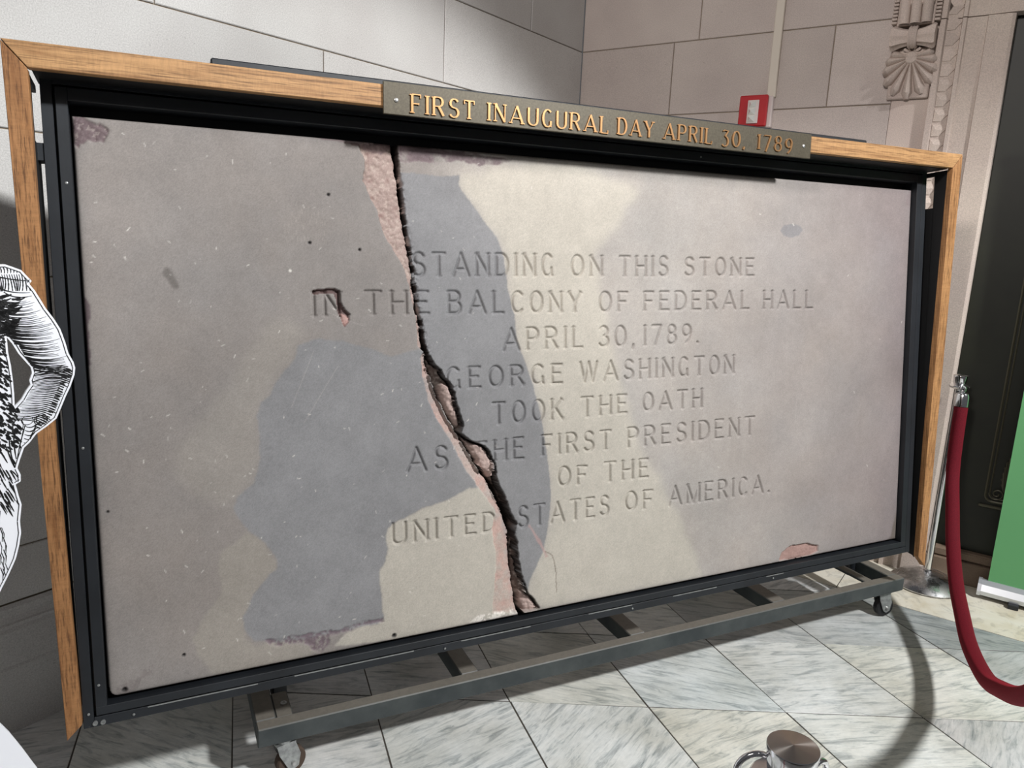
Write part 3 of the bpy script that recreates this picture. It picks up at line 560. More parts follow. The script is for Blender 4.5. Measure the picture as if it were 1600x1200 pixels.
def build_slab():
    st_ = .00225; nx = int(SW / st_) + 1; nz = int(SH / st_) + 1
    xs_ = np.linspace(0, SW, nx); zs_ = np.linspace(0, SH, nz)
    X, Z = np.meshgrid(xs_, zs_)                       # rows = z
    cl = np.array(D['CL']); cr = np.array(D['CR'])
    def cx_at(c, z):
        o_ = np.argsort(c[:, 1]); return np.interp(z, c[o_, 1], c[o_, 0])
    zz = zs_; jag = (vnoise(zz, zz * 0, .012, 5) - .5) * .006 + (vnoise(zz, zz * 0, .004, 6) - .5) * .003
    jag2 = (vnoise(zz, zz * 0 + 9, .014, 7) - .5) * .008 + (vnoise(zz, zz * 0, .005, 8) - .5) * .004
    xl = cx_at(cl, zz) + jag * .7; xr = cx_at(cr, zz) + jag2 * .6
    xr = np.maximum(xr, xl + .0045)
    rows = np.arange(nz)
    il = np.clip(np.rint(xl / (SW / (nx - 1))).astype(int), 2, nx - 3); ir = np.clip(np.rint(xr / (SW / (nx - 1))).astype(int), 2, nx - 3)
    ir = np.maximum(ir, il + 2)
    X[rows, il] = xl; X[rows, ir] = np.maximum(xr, xl + .0042)
    cidx = np.arange(nx)[None, :]
    gap = (cidx > il[:, None]) & (cidx < ir[:, None])
    # --- warped coordinates for ragged outlines
    Xw = X + (fbm(X, Z, .03, 11, 3) - .5) * .018; Zw = Z + (fbm(X, Z, .03, 21, 3) - .5) * .018
    def mask(poly, warp=True, soft=0, edge=1.0):
        p = np.array(poly); mg = .02
        i0 = max(0, int((p[:, 0].min() - mg) / SW * (nx - 1))); i1 = min(nx, int((p[:, 0].max() + mg) / SW * (nx - 1)) + 2)
        j0 = max(0, int((p[:, 1].min() - mg) / SH * (nz - 1))); j1 = min(nz, int((p[:, 1].max() + mg) / SH * (nz - 1)) + 2)
        if warp: a = (X + (Xw - X) * edge)[j0:j1, i0:i1]; b = (Z + (Zw - Z) * edge)[j0:j1, i0:i1]
        else: a = X[j0:j1, i0:i1]; b = Z[j0:j1, i0:i1]
        ins = np.zeros(a.shape, bool); n = len(p)
        for k_ in range(n):
            x1, z1 = p[k_]; x2, z2 = p[(k_ + 1) % n]
            if z1 == z2: continue
            c_ = ((z1 > b) != (z2 > b)) & (a < (x2 - x1) * (b - z1) / (z2 - z1) + x1); ins ^= c_
        m_ = np.zeros(X.shape); m_[j0:j1, i0:i1] = ins
        for _ in range(soft):
            s_ = m_.copy(); s_[1:] += m_[:-1]; s_[:-1] += m_[1:]; s_[:, 1:] += m_[:, :-1]; s_[:, :-1] += m_[:, 1:]; m_ = s_ / 5
        return m_
    depth = (fbm(X, Z, .35, 31, 2) - .5) * .0012
    sd = np.full(X.shape, 9.0)
    def stroke_window(x1, z1, x2, z2, r_):
        i0 = max(0, int((min(x1, x2) - r_) / SW * (nx - 1))); i1 = min(nx, int((max(x1, x2) + r_) / SW * (nx - 1)) + 2)
        j0 = max(0, int((min(z1, z2) - r_) / SH * (nz - 1))); j1 = min(nz, int((max(z1, z2) + r_) / SH * (nz - 1)) + 2)
        a = X[j0:j1, i0:i1]; b = Z[j0:j1, i0:i1]; dx, dz = x2 - x1, z2 - z1; L2 = dx * dx + dz * dz + 1e-12
        t = np.clip(((a - x1) * dx + (b - z1) * dz) / L2, 0, 1)
        return (slice(j0, j1), slice(i0, i1)), np.hypot(a - x1 - t * dx, b - z1 - t * dz)
    HW = .0056; DP = .0076
    groove = np.zeros(X.shape)
    for w_, x0, z0, x1, z1, h0, h1 in D['W']:
        for ch, gx, s_ in layout(w_, x0 + .003, x1 - .003):
            for line, kk in GL[ch][1]:
                pts = [(gx + px_ * s_, pz) for px_, pz in line]
                q = []
                for px_, pz in pts:
                    u = (px_ - x0) / max(1e-6, x1 - x0); bz = z0 + (z1 - z0) * u; hh = h0 + (h1 - h0) * u
                    q.append((px_, bz + .004 + pz * (hh - .008)))
                if kk in (K, T_) and len(line) == 2 and ch not in '.,':
                    for (ea, eb), (oa, ob) in ((q[0], q[-1]), (q[-1], q[0])):      # small wedge serifs
                        L_ = math.hypot(ea - oa, eb - ob) + 1e-9; px2, pz2 = -(eb - ob) / L_ * .0055, (ea - oa) / L_ * .0055
                        if (abs(eb - ob) > .02 and ch not in 'AVW'):
                            sl_, d_ = stroke_window(ea - px2, eb - pz2, ea + px2, eb + pz2, .008)
                            groove[sl_] = np.maximum(groove[sl_], DP * .6 * np.clip(1 - d_ / .0036, 0, 1))
                for (a1, b1), (a2_, b2) in zip(q, q[1:]):
                    sl_, d_ = stroke_window(a1, b1, a2_, b2, .012)
                    hw = HW * (.86 + .14 * kk); v = DP * np.clip(1 - d_ / hw, 0, 1) ** .85
                    groove[sl_] = np.maximum(groove[sl_], v)
    # --- spalls and breaks
    rough = fbm(X, Z, .022, 41, 4); rough2 = fbm(X, Z, .007, 51, 3)
    PK = D['P']
    pt = mask(PK['pinkTop'], True, 1, .5); pm_ = mask(PK['pinkMid'], True, 1, .5); brk = mask(PK['breakR'], True, 0, .35)
    chip = mask(PK['chipIN'], True, 0, .3); chipp = mask(PK['chipINpink'], True, 1, .3); cbr = mask(PK['chipBR'], True, 0, .4)
    tl = mask(PK['purpTL'], True, 1, 1); pb = mask(PK['purpBot'], True, 1, 1); ptop = mask(PK['purpTop'], True, 1, 1)
    groove *= (1 - np.clip(pm_ * .75 + brk + chipp, 0, 1))
    depth = depth + groove
    dl = np.clip((xl[:, None] - X), 0, 1); dr = np.clip(X - xr[:, None], 0, 1)
    depth += pt * (.003 + .006 * np.exp(-dl / .02) + .006 * rough + .005 * rough2)
    depth += pm_ * (.002 + .012 * np.exp(-dl / .018) + .003 * rough + .002 * rough2)
    depth += brk * (.013 + .016 * rough + .006 * rough2 + .025 * np.exp(-dr / .012))
    depth += chip * .010 - chipp * .006
    depth += cbr * (.005 + .004 * rough + .002 * rough2)
    depth += tl * (.001 + .004 * rough2) + pb * .004 * rough2 + ptop * .003 * rough2
    edge_noise = np.where(X < xl[:, None], np.exp(-dl / .004) * .003 * (rough2 > .55), 0) + np.where(X > xr[:, None], np.exp(-dr / .005) * .006 * (rough2 > .5), 0)
    depth += edge_noise
    col = np.zeros(X.shape + (3,))
    u = np.clip(X / SW, 0, 1)
    left = srgb2lin((139, 133, 129)); right = srgb2lin((167, 161, 155)); far = srgb2lin((128, 119, 118))  # far: darker right end, stain with some lens vignette painted in
    k1 = np.clip((X - .80) / .12, 0, 1)[..., None]; k2 = (np.clip((X - 1.55 - .5 * (fbm(X, Z, .5, 61, 3) - .5)) / 1.1, 0, 1) ** 1.3)[..., None]
    col = left * (1 - k1) + right * k1; col = col * (1 - k2) + far * k2
    big = fbm(X, Z, .22, 71, 4)[..., None]; hue = fbm(X, Z, .16, 81, 3)[..., None]
    col = col * (.86 + .28 * big) * (1 + (hue - .5) * np.array([.05, .0, -.05]))
    def paint(m_, c, al=1.0):
        a = (m_ * al)[..., None]; return col * (1 - a) + srgb2lin(c) * (.9 + .2 * big) * a
    col = paint(mask(PK['beigeL'], True, 60, 2), (156, 150, 142), .45)
    col = paint(mask(PK['beigeBlob'], True, 4, 1), (155, 149, 139), .55)
    col = paint(mask(PK['beigeU'], True, 2, .4), (180, 174, 163), .9)
    col = paint(mask(PK['beigeR'], True, 60, 2), (186, 180, 168), .8)
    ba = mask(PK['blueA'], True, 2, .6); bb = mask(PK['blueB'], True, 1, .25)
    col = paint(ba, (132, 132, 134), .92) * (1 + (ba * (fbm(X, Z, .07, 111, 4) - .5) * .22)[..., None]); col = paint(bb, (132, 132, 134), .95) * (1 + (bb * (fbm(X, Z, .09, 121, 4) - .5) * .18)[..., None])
    col = paint(pt, (164, 142, 134), .85); col = paint(pt * np.clip(rough2 * 3 - 1.4, 0, 1), (188, 172, 162), .7); col = paint(pt * np.clip(rough * 4 - 2.4, 0, 1), (140, 112, 106), .6); col = paint(pm_, (176, 158, 150), .55 )
    col = paint(pm_ * np.clip(rough * 2.4 - .75, 0, 1), (184, 152, 142), .8)
    col = paint(brk, (104, 88, 80), .9); col = paint(brk * np.clip(rough2 * 4 - 2, 0, 1), (190, 180, 172), .6)
    for nme in ('breakRpink1', 'breakRpink2', 'breakRpink3'): 
        mm = mask(PK[nme], True, 1, .5); col = paint(mm, (190, 168, 160), .95); depth -= mm * .014 * (.6 + .4 * rough)
    col = paint(chip, (92, 68, 66), .85); col = paint(chipp, (186, 150, 142), .9); col = paint(cbr, (160, 130, 122), .95)  # dark brown of chipIN carries the shadow inside the recess
    col = paint(tl, (100, 82, 86), .85); col = paint(tl * (rough2 > .62), (150, 138, 134), .6)
    col = paint(mask(PK['purpL'], True, 1, .8), (84, 68, 74), .8)
    col = paint(pb * np.clip(rough2 * 4 - 1.3, 0, 1), (108, 92, 100), .85)
    col = paint(ptop * np.clip(rough * 3 - .6, 0, 1), (112, 94, 98), .85); col = paint(mask(PK['purpTopL'], True, 1, .8), (110, 92, 94), .7)
    col = paint(mask(PK['whiteBot'], True, 1, .6) * (rough2 > .45), (226, 220, 212), .8)
    col = paint(mask(PK['ovalR'], True, 1, .3), (128, 126, 128), .85); col = paint(mask(PK['blobL'], True, 2, .5), (104, 99, 95), .8)
    col = paint(mask(PK['seamR'], True, 1, .8), (176, 146, 142), .7); col = paint(mask(PK['darkBR'], True, 2, .5), (98, 90, 80), .7)
    col = paint(mask(PK['darkTR'], True, 2, .5), (120, 108, 108), .6); col = paint(mask(PK['spotBL'], True, 3, 2) * (rough2 > .4), (120, 112, 110), .6)
    # slab rim darkened towards each edge, patchy along the top
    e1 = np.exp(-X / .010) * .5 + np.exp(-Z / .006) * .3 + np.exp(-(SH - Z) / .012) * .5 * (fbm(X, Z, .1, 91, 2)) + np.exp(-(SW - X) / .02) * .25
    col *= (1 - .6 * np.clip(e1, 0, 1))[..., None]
    def line_paint(pts, r_, c, al, dp=0):
        nonlocal col, depth
        for (a1, b1), (a2_, b2) in zip(pts, pts[1:]):
            sl_, d_ = stroke_window(a1, b1, a2_, b2, r_ * 2.5)
            v = np.clip(1.6 - d_ / r_, 0, 1) * al; col[sl_] = col[sl_] * (1 - v[..., None]) + srgb2lin(c) * v[..., None]
            if dp: depth[sl_] += np.clip(1.2 - d_ / r_, 0, 1) * dp
    def rag(pts, amp=.004, seed=1):
        r_ = random.Random(seed); out = []
        for (a1, b1), (a2_, b2) in zip(pts, pts[1:]):
            n = max(2, int(math.hypot(a2_ - a1, b2 - b1) / .008))
            for i in range(n):
                t = i / n; out.append((a1 + (a2_ - a1) * t + (r_.uniform(-amp, amp) if out else 0), b1 + (b2 - b1) * t + r_.uniform(-amp, amp) * .5))
        return out + [tuple(pts[-1])]
    line_paint(rag(D['O'][0], .002, 2), .0026, (34, 26, 24), .9, .010); line_paint(rag(D['O'][1], .002, 3), .0028, (30, 24, 22), .9, .010)  # outer crack lines painted dark to strengthen the shadow at the step
    line_paint(rag(D['O'][2], .002, 4), .0024, (34, 28, 26), .9, .010); line_paint(rag(D['O'][3], .002, 5), .0014, (120, 108, 96), .6, .001)
    for a_, b_, r_ in D['H']: line_paint([(a_, b_), (a_ + .0004, b_)], r_ * .0014, (24, 20, 20), 1, .006)
    line_paint([(.449, 1.0), (.4495, 1.0)], .003, (226, 222, 214), .9)
    rs_ = random.Random(9)
    for i in range(520):                                # fine scratches
        a_ = rs_.uniform(.02, SW - .02); b_ = rs_.uniform(.02, SH - .02)
        if a_ > .95 and rs_.random() < .93: continue
        an = rs_.uniform(0, 6.28); L_ = rs_.uniform(.001, .009)
        line_paint([(a_, b_), (a_ + L_ * math.cos(an), b_ + L_ * math.sin(an))], .0010, (214, 209, 202), rs_.uniform(.25, .8))
    for x0, z0, x1, z1 in ((.47, .62, .56, .76), (.44, .66, .50, .80), (.53, .90, .63, .86), (2.15, .50, 2.155, .58)):
        line_paint([(x0, z0), (x1, z1)], .0009, (190, 184, 178), .25)
    for i in range(60):                                 # tooled hatch marks left of the top hole
        a_ = rs_.uniform(.44, .54); b_ = rs_.uniform(1.07, 1.15); line_paint([(a_, b_), (a_, b_ + .01)], .0008, (196, 188, 178), .12)
    wn = np.random.RandomState(3).rand(*X.shape)[..., None]; col *= .90 + .20 * wn; mot = fbm(X, Z, .045, 101, 4)[..., None]; col *= .93 + .14 * mot
    # letter grooves a little darker with depth
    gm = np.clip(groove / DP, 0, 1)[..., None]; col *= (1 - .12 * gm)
    wd_ = (xr - xl) > .007; col[rows[wd_], ir[wd_]] = srgb2lin((40, 33, 31)); depth[rows[wd_], ir[wd_]] += .006  # right wall of the crack painted near black to stand for its shade
    col[rows[wd_], ir[wd_] + 1] *= .6
    depth[gap] = .10; col[gap] = srgb2lin((22, 18, 17))  # crack interior coloured near black in place of shade
    # rounded arris
    ed = np.minimum(np.minimum(X, SW - X), np.minimum(Z, SH - Z)); er = .008
    depth += np.where(ed < er, er - np.sqrt(np.clip(er * er - (er - ed) ** 2, 0, None)), 0) * .9
    rc_ = np.hypot(X - .024, Z - .024); cm = (X < .024) & (Z < .024) & (rc_ > .024); depth[cm] = .05; col[cm] = srgb2lin((96, 92, 88))
    Y = depth
    cx_, cz_ = np.clip(X, 0, .028), np.clip(Z, 0, .028)   # rounded lower-left corner
    mid = ((il + ir) // 2)
    slab = empty('stone_slab', 'cracked brownstone slab engraved with the oath inscription, standing in the steel frame', 'stone slab', (0, 0, ZB), LROT)
    root = slab
    vid = np.arange(nx * nz).reshape(nz, nx)
    fcol = np.arange(nx - 1)[None, :]; lo = np.minimum(mid[:-1], mid[1:])[:, None]
    side = fcol < lo
    for name, sel, lab in (('left_fragment', side, 'smaller left piece of the slab with grey-blue and beige patches'), ('right_fragment', ~side, 'larger right piece of the slab bearing most of the inscription')):
        jj, ii = np.nonzero(sel)
        q = np.stack([vid[jj, ii], vid[jj, ii + 1], vid[jj + 1, ii + 1], vid[jj + 1, ii]], 1)
        used, inv = np.unique(q, return_inverse=True); inv = inv.reshape(q.shape)
        V = np.stack([X.ravel()[used], Y.ravel()[used], Z.ravel()[used]], 1); C_ = col.reshape(-1, 3)[used]
        # skirts: boundary edges pushed back to the rear face
        e = np.concatenate([inv[:, [0, 1]], inv[:, [1, 2]], inv[:, [2, 3]], inv[:, [3, 0]]]); key = np.sort(e, 1)
        kk = key[:, 0].astype(np.int64) * len(used) + key[:, 1]; _, idx, cnt = np.unique(kk, return_index=True, return_counts=True)
        be = e[idx[cnt == 1]]
        bv = np.unique(be); remap = np.full(len(used), -1); remap[bv] = np.arange(len(bv)) + len(used)
        V2 = V[bv].copy(); V2[:, 1] = .115
        sk = np.stack([be[:, 1], be[:, 0], remap[be[:, 0]], remap[be[:, 1]]], 1)
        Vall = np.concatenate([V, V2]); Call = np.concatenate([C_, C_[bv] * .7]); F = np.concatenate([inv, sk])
        me = bpy.data.meshes.new(name); me.vertices.add(len(Vall)); me.vertices.foreach_set('co', Vall.astype(np.float32).ravel())
        me.loops.add(F.size); me.loops.foreach_set('vertex_index', F.astype(np.int32).ravel())
        me.polygons.add(len(F)); me.polygons.foreach_set('loop_start', np.arange(0, F.size, 4, dtype=np.int32)); me.polygons.foreach_set('loop_total', np.full(len(F), 4, np.int32))
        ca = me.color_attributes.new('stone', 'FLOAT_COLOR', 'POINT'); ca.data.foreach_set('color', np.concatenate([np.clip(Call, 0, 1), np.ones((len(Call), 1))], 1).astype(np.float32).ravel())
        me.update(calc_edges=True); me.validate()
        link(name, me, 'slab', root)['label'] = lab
    return slab
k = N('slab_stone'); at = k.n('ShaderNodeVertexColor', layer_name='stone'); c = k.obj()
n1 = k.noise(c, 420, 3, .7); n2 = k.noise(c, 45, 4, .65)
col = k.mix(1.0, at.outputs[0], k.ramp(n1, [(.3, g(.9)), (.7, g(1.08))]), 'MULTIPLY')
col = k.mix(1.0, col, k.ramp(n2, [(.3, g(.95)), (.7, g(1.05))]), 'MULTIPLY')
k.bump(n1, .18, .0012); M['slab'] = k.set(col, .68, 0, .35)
slab = build_slab()

# ------------------------------------------------------------------ steel display frame with oak trim
fr = empty('display_frame', 'large black steel display frame with oak trim leaning back around the engraved slab', 'display frame', (0, 0, ZB), LROT)
def fbox(name, mat, x0, x1, y0, y1, z0, z1, bev=.001): return box(name, mat, fr, x0, x1, y0, y1, z0, z1, bev)
XO0, XO1, ZO0, ZO1 = -.054, 2.758, -.055, 1.412
ZI0 = -.030
# outer angle (two strips), slot, inner angle
fbox('frame_stile', 'black_steel', XO0, -.032, -.016, .12, ZO0, ZO1)
fbox('frame_stile', 'black_steel', 2.735, XO1, -.016, .12, ZO0, ZO1)
fbox('frame_rail', 'black_steel', -.032, 2.735, -.016, .12, ZO0, ZI0 - .002)
fbox('frame_rail', 'black_steel', -.032, 2.735, -.016, .12, 1.386, ZO1)
fbox('inner_stile', 'black_steel', -.027, -.004, -.019, .04, -.008, 1.381)
fbox('inner_stile', 'black_steel', 2.703, 2.730, -.019, .04, -.008, 1.381)
fbox('inner_rail', 'black_steel', -.027, 2.730, -.019, .04, -.030 + .002, -.008)
fbox('inner_rail', 'black_steel', -.004, 2.703, -.019, .04, 1.354, 1.381)
fbox('slot_backing', 'black_panel', -.034, 2.737, .0, .118, ZI0 - .003, -.027, 0)
fbox('slot_backing', 'black_panel', -.033, -.026, .0, .118, -.03, 1.39, 0); fbox('slot_backing', 'black_panel', 2.729, 2.736, .0, .118, -.03, 1.39, 0)
fbox('slot_backing', 'black_panel', -.034, 2.737, .0, .118, 1.38, 1.388, 0)
fbox('backing_sheet', 'black_panel', -.03, 2.735, .121, .128, -.05, 1.41, 0)
fbox('top_gap_shade', 'black_panel', -.02, 2.72, .042, .12, 1.330, 1.378, 0)  # black sheet standing in for the shade in the gap above the slab
# bright worn weld lips in the slots
for x0, x1 in ((.08, .33), (.42, .74), (.88, 1.10), (1.30, 1.46), (1.62, 1.80), (2.02, 2.10)):
    fbox('weld_lip', 'zinc', x0, x1, -.0175, -.014, ZI0 - .0045, ZI0 - .002, 0)
for x, z in ((-.018, .045), (-.018, .60), (.05, -.043), (.83, -.044), (1.46, -.044), (2.05, -.043), (-.042, -.02), (-.016, 1.18), (.9, 1.40), (1.7, 1.367)):
    bm = bmesh.new(); lathe(bm, [(.0030, 0), (.0030, .0015), (.0015, .002)], 8, Matrix.Translation((x, -.0185, z)) @ Matrix.Rotation(math.pi / 2, 4, 'X')); fin(bm, 'rivet', 'zinc', fr)
for x, z in ((-.030, -.045), (-.014, -.046)):
    bm = bmesh.new(); lathe(bm, [(.0055, -.004), (.0055, .002), (.0025, .002), (.0025, .0005)], 10, Matrix.Translation((x, -.0185, z)) @ Matrix.Rotation(math.pi / 2, 4, 'X')); fin(bm, 'bolt', 'zinc', fr)
def woff(z): return -.03 - .053 * (z + .06)
# oak boards, mitred; skewed so that the box is deeper at the top
def board(name, mat, pts, th=.020, label=None):
    bm = bmesh.new(); a = [bm.verts.new((x, woff(z), z)) for x, z in pts]; b = [bm.verts.new((x, woff(z) + th, z)) for x, z in pts]
    bm.faces.new(a); bm.faces.new(b[::-1]); n = len(pts)
    for i in range(n): bm.faces.new((a[i], b[i], b[(i + 1) % n], a[(i + 1) % n]))
    bmesh.ops.bevel(bm, geom=list(bm.edges), offset=.0012, segments=1, affect='EDGES')
    o = fin(bm, name, mat, fr)
    if label: o['label'] = label
    return o
TL, TR, TLi, TRi = (-.106, 1.440), (2.818, 1.446), (-.063, 1.390), (2.772, 1.396)
board('trim_board', 'wood_h', [TL, TLi, TRi, TR], label='top oak trim board')
gp = .0012
board('trim_board', 'wood_v', [(TL[0], TL[1] - gp * 2), (TLi[0], TLi[1] - gp * 2), (-.064, .6), (-.055, -.036), (-.087, -.068), (-.096, .6)], .026, 'left oak trim board with mitred lower end').color = (.86, .82, .80, 1)
board('trim_board', 'wood_v', [(TR[0], TR[1] - gp * 2), (TRi[0], TRi[1] - gp * 2), (2.783, .4), (2.796, -.078), (2.838, -.122), (2.829, .4)], .022, 'right oak trim board with mitred lower end')
# black box sides, stepped back at the top so that a slit stays open beside the steel
def side_panel(x0, x1, zb):
    bm = bmesh.new(); out = []
    f0 = woff(zb) + (.028 if zb > -.06 else .023)
    for pts in ([(f0, zb), (woff(1.392) + .019 + (.008 if zb > -.06 else .004), 1.392), (-.034, 1.392), (f0 + .004, zb + .006)],
                [(f0 + .004, zb + .006), (-.034, 1.262), (.04, 1.262), (.055, zb + .02)], [(-.034, 1.377), (-.034, 1.392), (.04, 1.392), (.04, 1.377)]):
        a = [bm.verts.new((x0(z), y, z)) for y, z in pts]; b = [bm.verts.new((x1(z), y, z)) for y, z in pts]
        bm.faces.new(a); bm.faces.new(b[::-1]); n = len(pts)
        for i in range(n): bm.faces.new((a[i], b[i], b[(i + 1) % n], a[(i + 1) % n]))
    return fin(bm, 'side_panel', 'black_panel', fr)
side_panel(lambda z: -.067 + .006 * (1 - z / 1.4), lambda z: -.075, -.045)
side_panel(lambda z: 2.776 + .020 * (1 - z / 1.4), lambda z: 2.790 + .022 * (1 - z / 1.4), -.085)
fbox('top_panel', 'black_panel', -.06, 2.77, woff(1.4) + .021, .03, 1.394, 1.404, 0)
fbox('top_panel', 'black_panel', -.10, 2.815, woff(1.44) + .021, .03, 1.424, 1.434, 0)
fbox('back_rail', 'black_steel', .285, 2.40, -.045, .02, 1.436, 1.473, .003)
fbox('side_bracket', 'black_steel', -.070, -.05, -.012, .03, 1.225, 1.262, .001)

# ------------------------------------------------------------------ bronze plaque
pq = empty('bronze_plaque', 'long olive-bronze plaque with raised gold letters screwed to the top trim board', 'plaque', (0, 0, ZB), LROT)
def pbox(name, mat, x0, x1, z0, z1, o0, o1, bev):
    bm = bmesh.new(); bx(bm, x0, x1, 0, 1, z0, z1, 0)
    for v in bm.verts: v.co.y = woff(v.co.z) + (o0 if v.co.y < .5 else o1)
    bmesh.ops.bevel(bm, geom=list(bm.edges), offset=bev, segments=1, affect='EDGES'); return fin(bm, name, mat, pq)
pbox('plate', 'plaque', .663, 2.062, 1.3725, 1.4475, -.0075, -.0005, .001)
def plaque_letter(ch, x, s_, z0, h):
    bm = bmesh.new(); TH, TN = .0058, .0026
    def ribbon(pts, wfun, dep):
        a_, b_ = [], []
        n = len(pts)
        for i, p in enumerate(pts):
            q0 = pts[max(0, i - 1)]; q1 = pts[min(n - 1, i + 1)]
            if n > 3 and (pts[0][0] - pts[-1][0]) ** 2 + (pts[0][1] - pts[-1][1]) ** 2 < 1e-9 and i in (0, n - 1): q0 = pts[-2]; q1 = pts[1]
            t = Vector((q1[0] - q0[0], q1[1] - q0[1])); t = t.normalized() if t.length > 1e-9 else Vector((1, 0)); nn = Vector((-t.y, t.x))
            w_ = wfun(t) / 2
            a_.append(Vector(p) + nn * w_); b_.append(Vector(p) - nn * w_)
        f = [[bm.verts.new((v.x, woff(v.y) - .0075 - d_, v.y)) for v in L_] for L_, d_ in ((a_, 0), (b_, 0), (a_, dep), (b_, dep))]
        for i in range(n - 1):
            bm.faces.new((f[2][i], f[2][i + 1], f[3][i + 1], f[3][i])); bm.faces.new((f[0][i], f[0][i + 1], f[2][i + 1], f[2][i])); bm.faces.new((f[1][i], f[3][i], f[3][i + 1], f[1][i + 1]))
        for i in (0, n - 1): bm.faces.new((f[0][i], f[2][i], f[3][i], f[1][i]))
    k_ = 0
    glyph = GL[ch]
    strokes = list(glyph[1])
    if ch == '1': strokes = [([(.01, 0), (.01, 1)], K), ([(.01, .98), (-.1, .86)], T_)]
    if ch == '3': strokes = [([(.02, .93), (.10, 1.0), (.40, .97), (.18, .60)], .3), ([(.18, .60)] + arc(.18, .27, .25, .33, 90, -140, 14), .8)]
    if ch == '7': strokes = [([(0, .9), (.02, .97), (.46, .97)], T_), ([(.46, .97), (.16, -.12)], K)]
    if ch == '9': strokes = [(arc(.22, .62, .21, .30, 0, 360, 22), .7), (arc(.02, .6, .41, .72, 3, -70, 10), .7)]
    for line, kk in strokes:
        pts = [(x + a * s_, z0 + b * h) for a, b in line]; k_ += 1
        if kk in (K, T_):
            wf = (lambda t, kk=kk: TH if kk == K else TN)
        else:
            wf = lambda t: TN + (TH - TN) * abs(t.y) ** 1.5
        ribbon(pts, wf, .0042 - .0002 * (k_ % 3))
        if kk in (K, T_) and ch not in '.,37':      # serifs at free ends
            for e, o_ in ((line[0], line[1]), (line[-1], line[-2])):
                for lev in (0, 1):
                    if abs(e[1] - lev) < .01 and abs(e[1] - o_[1]) > .5 and not (ch in 'AMNVW' and ((lev == 1 and ch == 'A') or (ch == 'N' and abs(e[0] - .54) < .01 and lev == 0))):
                        cxx = x + e[0] * s_; zz_ = z0 + (e[1] * (h - .0024)) + .0012; hw = .0058 if kk == K else .0050
                        ribbon([(cxx - hw, zz_), (cxx + hw, zz_)], lambda t: .0024, .0037)
            if ch in 'EFTL' and kk == T_:
                for e in (line[0], line[-1]):
                    if ch != 'T' and abs(e[0]) < .01: continue
                    sg = -1 if e[1] > .9 else (1 if e[1] < .1 else 0)
                    cxx = x + e[0] * s_; zz_ = z0 + e[1] * h
                    ribbon([(cxx, zz_ + (.002 if sg == 0 else -sg * .001)), (cxx, zz_ + (-.002 if sg == 0 else sg * .008))], lambda t: .0024, .0036)
    return fin(bm, 'letter', 'gold', pq)
h_ = .0435
for wd, x0, x1, z0 in (('FIRST', .7300, .9000, 1.3800), ('INAUGURAL', .9340, 1.2990, 1.3815), ('DAY', 1.3270, 1.4500, 1.3830), ('APRIL', 1.4830, 1.6620, 1.3840), ('30,', 1.6960, 1.7880, 1.3840), ('1789', 1.8380, 1.9800, 1.3845)):
    for ch, gx, s_ in layout(wd, x0 + .004, x1 - .003, .34): plaque_letter(ch, gx, s_, z0, h_)
for x, z in ((.6948, 1.406), (2.030, 1.4085)):
    bm = bmesh.new(); lathe(bm, [(.0055, 0), (.0052, .0015), (.003, .0026)], 12, Matrix.Translation((x, woff(z) - .0075, z)) @ Matrix.Rotation(math.pi / 2, 4, 'X')); fin(bm, 'screw', 'screw', pq, True)

# ------------------------------------------------------------------ wheeled steel base
dol = empty('wheeled_base', 'low grey steel tube dolly on swivel casters under the display frame', 'dolly', (0, 0, 0))
def dbox(name, *a, bev=.003, mat='dolly_steel'): return box(name, mat, dol, *a, bev)
DX0, DX1, DF, DB, DT, DBt = .334, 2.882, .062, .84, .18, .1235
dbox('front_tube', DX0, DX1, DF, DF + .040, DBt, DT)
dbox('rear_tube', DX0, DX1, DB - .04, DB, DBt, DT)
for x0, x1 in ((DX0, DX0 + .054), (.935, .992), (1.555, 1.615), (2.20, 2.262), (2.832, DX1)):
    dbox('cross_tube', x0, x1, DF + .0405, DB - .0405, DBt, DT - .0005)
dbox('caster_plate_bar', DX0 + .055, DX0 + .100, DF + .041, DF + .16, DT - .016, DT - .004, mat='dolly_steel')
dbox('caster_plate_bar', 2.70, 2.742, DF + .041, DF + .25, DT - .016, DT - .004, mat='dolly_steel')
for x, y in ((DX0 + .083, DF + .10),):
    bm = bmesh.new(); lathe(bm, [(.009, 0), (.009, .003), (.004, .003), (.004, .001)], 10, Matrix.Translation((x, y, DT - .004))); fin(bm, 'bolt', 'screw', dol)
for x in (.42, .963, 1.585, 2.231, 2.80):     # A-frame posts behind the slab with shelf brackets carrying the frame
    dbox('upright_post', x - .02, x + .02, .318, .358, DT - .0005 if x not in (.42, 2.80) else DT - .0005, 1.72, mat='black_steel')
    dbox('shelf_bracket', x - .02, x + .02, .138, .3175, .395, .435, mat='black_steel')
dbox('foot_bar', .40, .44, .25, .80, DT - .06, DT - .001, mat='black_steel'); dbox('foot_bar', 2.78, 2.82, .25, .80, DT - .06, DT - .001, mat='black_steel')
